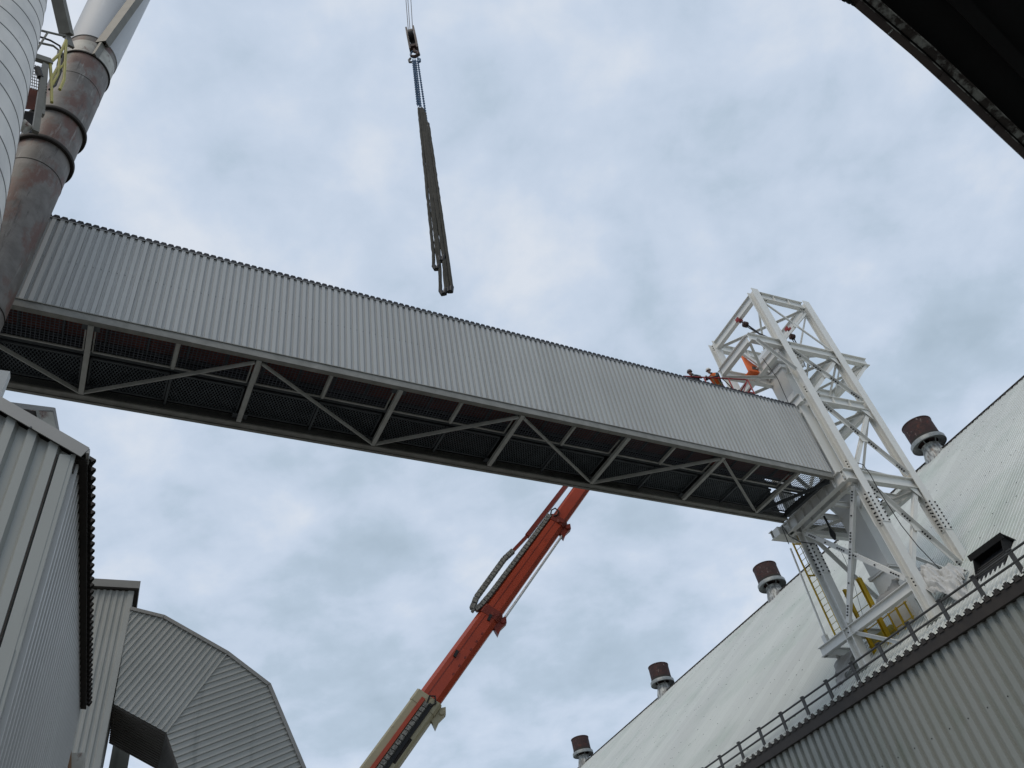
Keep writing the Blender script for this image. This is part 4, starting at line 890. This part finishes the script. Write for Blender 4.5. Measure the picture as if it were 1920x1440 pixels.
# access platform between silo and stack
ap = thing('access_platform', 'small steel platform with yellow gate squeezed between silo and rusty stack', 'platform', tuple(hz(80, 200, 14.5)), 0.0)
D_ = 14.6
h_ = lambda x, y, d=D_: hz(x, y, d)
part('platform_beam', MB().bar(h_(62, 106), h_(96, 117), .14, .22), M['strut'], ap)
part('platform_beam', MB().bar(h_(85, 122), h_(66, 248), .12, .16), M['strut'], ap)
part('platform_beam', MB().bar(h_(83, 130, 15.1), h_(76, 215, 15.1), .14, .18), M['galv'], ap)
part('guard_rail', MB().tube([h_(55, 52), h_(122, 68), h_(124, 75)], .035).tube([h_(55, 76), h_(100, 86), h_(110, 94), h_(108, 108)], .035).tube([h_(90, 60), h_(66, 98)], .03), M['strut'], ap)
part('yellow_gate', MB().tube([h_(124, 76), h_(113, 100), h_(94, 118), h_(96, 148), h_(97, 192)], .045).tube([h_(124, 76), h_(120, 150), h_(112, 168)], .045).tube([h_(112, 95), h_(109, 140), h_(96, 162)], .04).tube([h_(96, 148), h_(108, 128)], .04).tube([h_(112, 130), h_(120, 118)], .035), M['yellowd'], ap)
part('electric_cable', MB().tube([h_(72, 68), h_(95, 76), h_(112, 86), h_(118, 105), h_(114, 135), h_(104, 160), h_(92, 168)], .03), M['black'], ap)
m = MB()
for i in range(9): m.cyl(h_(55+i*4, 118+i*1.2), h_(52+i*3.8, 165+i*1.2), .012, n=5)
for i in range(9): m.cyl(h_(54, 120+i*5.5), h_(88, 130+i*5.5), .012, n=5)
part('mesh_panel', m, M['rail'], ap)
part('floor_underside', MB().prism([h_(48, 165, 15.2), h_(80, 172, 15.2), h_(70, 206, 15.2), h_(36, 204, 15.2)], (0, .05, .12)), M['belt'], ap)
part('lamp_housing', MB().cyl(h_(40, 232), h_(52, 243), .16, n=14), M['collar'], ap)
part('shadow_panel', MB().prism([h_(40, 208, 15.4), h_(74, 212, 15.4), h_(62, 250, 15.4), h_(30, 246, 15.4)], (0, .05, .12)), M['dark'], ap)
part('junction_box', MB().cyl(h_(70, 128), h_(76, 146), .09, n=8), M['black'], ap)

# ================================================================== left: clad building with verge flashing
F1 = 8.0/12.0
def s1(u, v, z): return V((u*F1, v*F1, 1.6+(z-1.6)*F1))
c0 = s1(-1.72, 11.88, 10.84)         # top of the wall corner
b1 = thing('clad_building', 'grey ribbed steel building with sloping verge flashing at lower left', 'building', (c0.x-3, c0.y+3, 0), YT)
slope = (11.72-10.84)/(2.97-1.46)
W1 = 7.5
top2 = lambda u: c0.z+(-u)*slope
poly = [(0, -c0.z), (-W1, -c0.z), (-W1, W1*slope-.02), (0, -.02)]
part('gable_wall', MB().ribpoly(poly, c0, X, Z, -Y, PI/2, .238, .150, .060, .78), M['bwall'], b1)
yo = R(-1.3)*-1
sd1 = V((math.sin(R(1.3)), math.cos(R(1.3)), 0)); LS = 6.62
nS = V((sd1.y, -sd1.x, 0))
part('side_wall', MB().corr(V((c0.x, c0.y, 0)), sd1, Z, nS, LS, c0.z-.02, .19, .085, ((0,0),(.36,0),(.44,1),(.74,1),(.82,0))), M['bside'], b1)
part('corner_trim', MB().box((c0.x-.12, c0.y-.062, 0), (c0.x+.012, c0.y-.048, 5.45)).box((c0.x-.105, c0.y-.055, 5.45), (c0.x+.01, c0.y-.044, c0.z-.05)).box((c0.x, c0.y-.05, 0), (c0.x+.05, c0.y+.03, c0.z-.03)), M['bwall'], b1)
part('corner_joint', MB().box((c0.x-.135, c0.y-.058, 0), (c0.x-.12, c0.y-.05, c0.z-.06)), M['soffit'], b1)
e0 = V((c0.x+.17, c0.y-.10, c0.z+.0)); 
fl = [(0.17, .02), (.11, -.10), (-W1, W1*slope-.085), (-W1, W1*slope+.10)]
part('verge_flashing', MB().prism([V((c0.x+a, c0.y-.115, c0.z+b)) for a, b in fl], (0, .012, 0)).prism([V((c0.x+a, c0.y-.115, c0.z+b)) for a, b in [(.17, .02), (.17, .035), (-W1, W1*slope+.115), (-W1, W1*slope+.10)]], (0, .25, 0)), M['trim'], b1)
m = MB()
for a in (.9, 2.2, 3.4, 4.8): m.cyl((c0.x+.05-a*.55, c0.y-.117, c0.z-.07+a*.55*slope), (c0.x+.05-a*.55, c0.y-.13, c0.z-.07+a*.55*slope), .012, n=8)
for a, z in ((.42, 5.1), (.9, 6.2), (1.4, 6.8)): m.cyl((c0.x-a, c0.y-.045, z), (c0.x-a, c0.y-.062, z), .016, n=8)
part('wall_screws', m, M['galvd'], b1)
# roof sheet with saw-toothed eave edge and brown soffit
rx = V((-1, 0, slope)).normalized(); rn = V((slope, 0, 1)).normalized()
ov = .17
O = V((c0.x+ov+.035, c0.y+.02, c0.z-.06))
part('roof', MB().corr(O+Z*.03, sd1, rx, rn, LS, 3.0, .17, .075, ((0,0),(.2,0),(.38,1),(.64,1),(.82,0))), M['soffit'], b1)
part('eave_soffit', MB().prism([V((c0.x+.055, c0.y, c0.z-.06)), V((c0.x+ov, c0.y, c0.z-.075)), V((c0.x+ov, c0.y, c0.z-.05)), V((c0.x+.055, c0.y, c0.z-.03))], sd1*LS), M['soffit'], b1)
part('eave_channel', MB().prism([V((c0.x+.035, c0.y, c0.z-.20)), V((c0.x+.06, c0.y, c0.z-.20)), V((c0.x+.06, c0.y, c0.z-.02)), V((c0.x+.035, c0.y, c0.z-.02))], sd1*LS), M['fascia'], b1)
part('gutter_end', MB().box((c0.x+.15, c0.y-.11, c0.z-.04), (c0.x+.18, c0.y+.10, c0.z+.02)), M['trim'], b1)
part('far_end_wall', MB().prism([V((c0.x, c0.y, 0))+sd1*LS, V((c0.x-W1, c0.y+LS, 0)), V((c0.x-W1, c0.y+LS, c0.z+W1*slope)), V((c0.x, c0.y, c0.z))+sd1*LS], (0, -.05, 0)), M['bwall'], b1)

# small hood seen over the flashing
hd_ = thing('roof_hood', 'small grey box hood rising above the left building verge', 'roof hood', tuple(hz(70, 800, 14.0, YT)), YT)
vh = hz(70, 800, 14.0, YT).y
H = lambda x, y, dv=0: at(x, y, 1, vh+dv)
a, b, c = H(14, 753), H(101, 764), H(110, 812)
part('hood_fascia', MB().prism([a, b, H(99, 773), H(30, 765)], (0, .05, 0)), M['trim'], hd_)
part('hood_edge', MB().prism([b, H(104, 765), H(113, 815), H(108, 815), H(99, 773)], (0, .7, 0)), M['trim'], hd_)
part('hood_cheek', MB().prism([H(100, 770), H(108, 815), H(75, 860), H(50, 800), H(40, 768)], (0, .03, 0)).prism([H(99, 770, .6), H(112, 830, .6), H(60, 900, .6), H(10, 765, .6)], (0, .03, 0)), M['collar'], hd_)
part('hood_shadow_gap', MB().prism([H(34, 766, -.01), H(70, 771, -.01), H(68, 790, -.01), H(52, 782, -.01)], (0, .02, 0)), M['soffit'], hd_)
hb0 = H(40, 830, .25); part('hood_shaft', MB().box((hb0.x-.6, hb0.y, 0), (H(95, 800, .25).x, hb0.y+.6, H(60, 790, .25).z)), M['bwall'], hd_)
part('hood_strut', MB().bar(H(70, 770, -.03), H(75, 800, -.03), .05, .05), M['galv'], hd_)
ps = hz(2, 740, 15.0, YT)
single('steel_post', MB().box((ps.x-.6, ps.y-.1, 0), (ps.x+.02, ps.y+.1, ps.z+.6)), M['casing'], 'pale post end under the bridge at the far left edge', 'post', (ps.x, ps.y, 0), YT)

# ================================================================== left: clad tower and elbow duct
VB = 28.0; F3 = VB/21.99
s3 = lambda u, z: (u*F3, 1.6+(z-1.6)*F3)
cu, cz = s3(-.71, 14.15)
b3 = thing('clad_tower', 'narrow ribbed grey tower with flat capped top beside the elbow duct', 'clad tower', (cu-1.5, VB+1.8, 0), YT)
part('front_wall', MB().corr((cu-3.4, VB, 0), X, Z, -Y, 3.4, cz, .20, .04, ((0,0),(.12,0),(.25,1),(.62,1),(.75,0))), M['duct'], b3)
part('side_wall', MB().corr((cu, VB, 0), Y, Z, X, 3.4, cz, .20, .03), M['duct'], b3)
part('corner_trim', MB().box((cu-.14, VB-.055, 0), (cu+.035, VB-.042, cz)).box((cu+.02, VB-.055, 0), (cu+.04, VB+.12, cz)), M['duct'], b3)
part('cap', MB().box((cu-3.6, VB-.17, cz+.03), (cu+.19, VB+3.6, cz+.32)), M['trim'], b3)
part('cap_soffit', MB().box((cu-3.58, VB-.15, cz-.02), (cu+.17, VB+3.58, cz+.03)).box((cu-3.3, VB+.1, cz-.3), (cu-.1, VB+3.3, cz-.02)), M['soffit'], b3)
part('rear_wall', MB().box((cu-3.4, VB+3.38, 0), (cu, VB+3.4, cz)), M['duct'], b3)
E_ = {k: s3(*v) for k, v in dict(a=(-.69,13.64), b=(.21,13.43), c=(2.0,12.42), d=(3.19,11.52), e=(4.21,9.28), f=(4.75,7.4), in1=(-.65,10.95), in2=(.69,10.22), in3=(1.09,9.35), in4=(1.55,7.4)).items()}
el = thing('elbow_duct', 'large ribbed grey elbow duct bending down from the clad tower', 'duct', (E_['d'][0], VB, 0), YT)
rd = math.atan2(E_['c'][1]-E_['in2'][1], E_['c'][0]-E_['in2'][0])
pp, qq = at(311, 1390, 1, VB), at(520, 1313, 1, VB); rdb = math.atan2(qq.z-pp.z, qq.x-pp.x)
EO = V((0, VB, 0))
part('upper_panel', MB().ribpoly([E_['a'], E_['in1'], E_['in2'], E_['c'], E_['b']], EO, X, Z, -Y, rd, .20, .085, .045), M['duct'], el)
part('lower_panel', MB().ribpoly([E_['c'], E_['in2'], E_['in3'], E_['in4'], E_['f'], E_['e'], E_['d']], EO, X, Z, -Y, rdb, .20, .085, .045), M['duct'], el)
P3 = lambda p, v=VB: V((p[0], v, p[1]))
part('seam_strip', MB().bar(P3(E_['c'], VB-.05), P3(E_['in2'], VB-.05), .03, .05, up=Y), M['duct'], el)
oc = ['a', 'b', 'c', 'd', 'e', 'f']; m = MB()
for i in range(5):
    p, q = P3(E_[oc[i]]), P3(E_[oc[i+1]]); nn = V((-(q.z-p.z), 0, q.x-p.x)).normalized()*(1 if (q.x-p.x) > 0 else -1)
    m.prism([p+V((0,-.09,0)), q+V((0,-.09,0)), q+V((0,-.09,0))-nn*.12, p+V((0,-.09,0))-nn*.12], (0, .02, 0)); m.add([p+V((0,-.09,0)), q+V((0,-.09,0)), q+V((0,3.2,0)), p+V((0,3.2,0))], [(0,1,2,3)])
part('outer_flashing', m, M['trim'], el)
ic = ['in1', 'in2', 'in3', 'in4']; m = MB(); m2_ = MB()
for i in range(3):
    p, q = P3(E_[ic[i]]), P3(E_[ic[i+1]]); d = (q-p).normalized(); n_ = Y.cross(d)*1.0
    if n_.z > 0: n_ = -n_
    if i: n_ = V((-abs(n_.x), 0, n_.z))
    m.corr(p, Y, d, n_, 3.2, (q-p).length, .2, .03)
    m.add([p, q, q+V((0,3.2,0)), p+V((0,3.2,0))], [(0,1,2,3)])
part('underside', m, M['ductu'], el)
part('back_panel', MB().add([P3(E_[k], VB+3.2) for k in ('a','b','c','in2','in1')], [(0,1,2,3,4)]).add([P3(E_[k], VB+3.2) for k in ('c','d','e','f','in4','in3','in2')], [(0,1,2,3,4,5,6)]), M['duct'], el)
part('duct_leg', MB().box((E_['in4'][0], VB, 0), (E_['f'][0], VB+3.2, E_['f'][1])), M['duct'], el)
p = at(222, 1420, 1, VB+3.3)
single('support_column', MB().box((p.x-.25, VB+3.5, 0), (p.x+.35, VB+4.1, at(210,1385,1,VB+3.5).z+.6)), M['duct'], 'pale square column behind the clad tower at the bottom edge', 'column', (p.x, VB+3.8, 0), YT)
# low wall fragments between building and tower
q0 = at(128, 1400, 1, 17.0)
sh = thing('side_shed', 'beige shed wall with brown panel low between building and clad tower', 'shed', (q0.x, 17.0, 0), YT)
part('shed_wall', MB().prism([at(136,1322,1,17), at(149,1318,1,17), at(143,1362,1,17), at(134,1395,1,17), at(134,1500,1,17), at(100,1500,1,17)], (0, .3, 0)), M['collar'], sh)
part('brown_panel', MB().prism([at(131,1358,1,16.95), at(134,1362,1,16.95), at(134,1470,1,16.95), at(108,1470,1,16.95)], (0, .04, 0)), M['brown'], sh)
part('shed_base', MB().box((q0.x-.6, 17.3, 0), (q0.x+.3, 18.5, q0.z)), M['collar'], sh)

# ================================================================== canopy overhead, upper right (frame T)
CZN = 6.0
cn = thing('loading_canopy', 'black underside of a canopy roof with peeling steel edge at upper right', 'canopy', (8, -1, 0), YT)
k0, k1, k2, k3 = at(1601.7, 12.5, 2, CZN), at(1722.5, 114.6, 2, CZN), at(1799.6, 185, 2, CZN), at(1920, 298, 2, CZN)
kd = (k3-k2).normalized(); k4 = k3+kd*9
kL = at(1574, 0, 2, CZN); ld = (kL-k0).normalized()
back = V((kd.y, -kd.x, 0))
edge = [k0, k1, k2, k3, k4]
def offs(pts, d, dz=0): return [p+back*d+Z*dz for p in pts]
m = MB()
for i in range(4):
    m.prism([edge[i], edge[i+1], edge[i+1]+back*.042, edge[i]+back*.042], (0, 0, .10))
part('gutter', m, M['gutter'], cn)
for (d0, d1, dz, nm, mt) in ((.043, .049, -.004, 'gutter_lip', 'canang'), (.060, .100, .02, 'edge_angle', 'canang'), (.100, .107, .0, 'angle_leg', 'canang')):
    m = MB()
    for i in range(4):
        a, b = offs([edge[i], edge[i+1]], d0, dz); c, d = offs([edge[i], edge[i+1]], d1, dz); m.prism([a, b, d, c], (0, 0, .02))
    part(nm, m, M[mt], cn)
far = [k0+ld*2.2, k0, k1, k2, k3, k4, k4+back*6, k0+back*6+ld*2]
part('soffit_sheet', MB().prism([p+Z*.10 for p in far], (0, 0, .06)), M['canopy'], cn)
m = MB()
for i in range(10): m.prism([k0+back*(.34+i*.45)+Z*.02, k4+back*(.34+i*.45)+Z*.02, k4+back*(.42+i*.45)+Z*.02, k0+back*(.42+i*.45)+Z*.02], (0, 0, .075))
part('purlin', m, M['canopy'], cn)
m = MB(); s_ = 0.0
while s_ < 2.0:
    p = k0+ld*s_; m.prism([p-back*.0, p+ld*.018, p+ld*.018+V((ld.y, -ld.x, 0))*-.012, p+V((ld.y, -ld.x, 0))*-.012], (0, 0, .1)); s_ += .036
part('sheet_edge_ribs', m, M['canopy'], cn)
m = MB()
for s_ in (.35, .95, 1.7): p = k0.lerp(k3, s_/2.2)+back*.01; m.bar(p+V((0,0,-.008)), p+back*.035+V((0,0,-.008)), .005, .008)
part('gutter_clip', m, M['canang'], cn)
pw = k4+back*5.8; pw0 = k0+back*5.8
part('canopy_wall', MB().prism([V((pw0.x, pw0.y, 0)), V((pw.x, pw.y, 0)), V((pw.x, pw.y, CZN+.1)), V((pw0.x, pw0.y, CZN+.1))], back*.2), M['swall'], cn)
for o in bpy.data.objects:
    if '_b' in o.keys(): del o['_b']
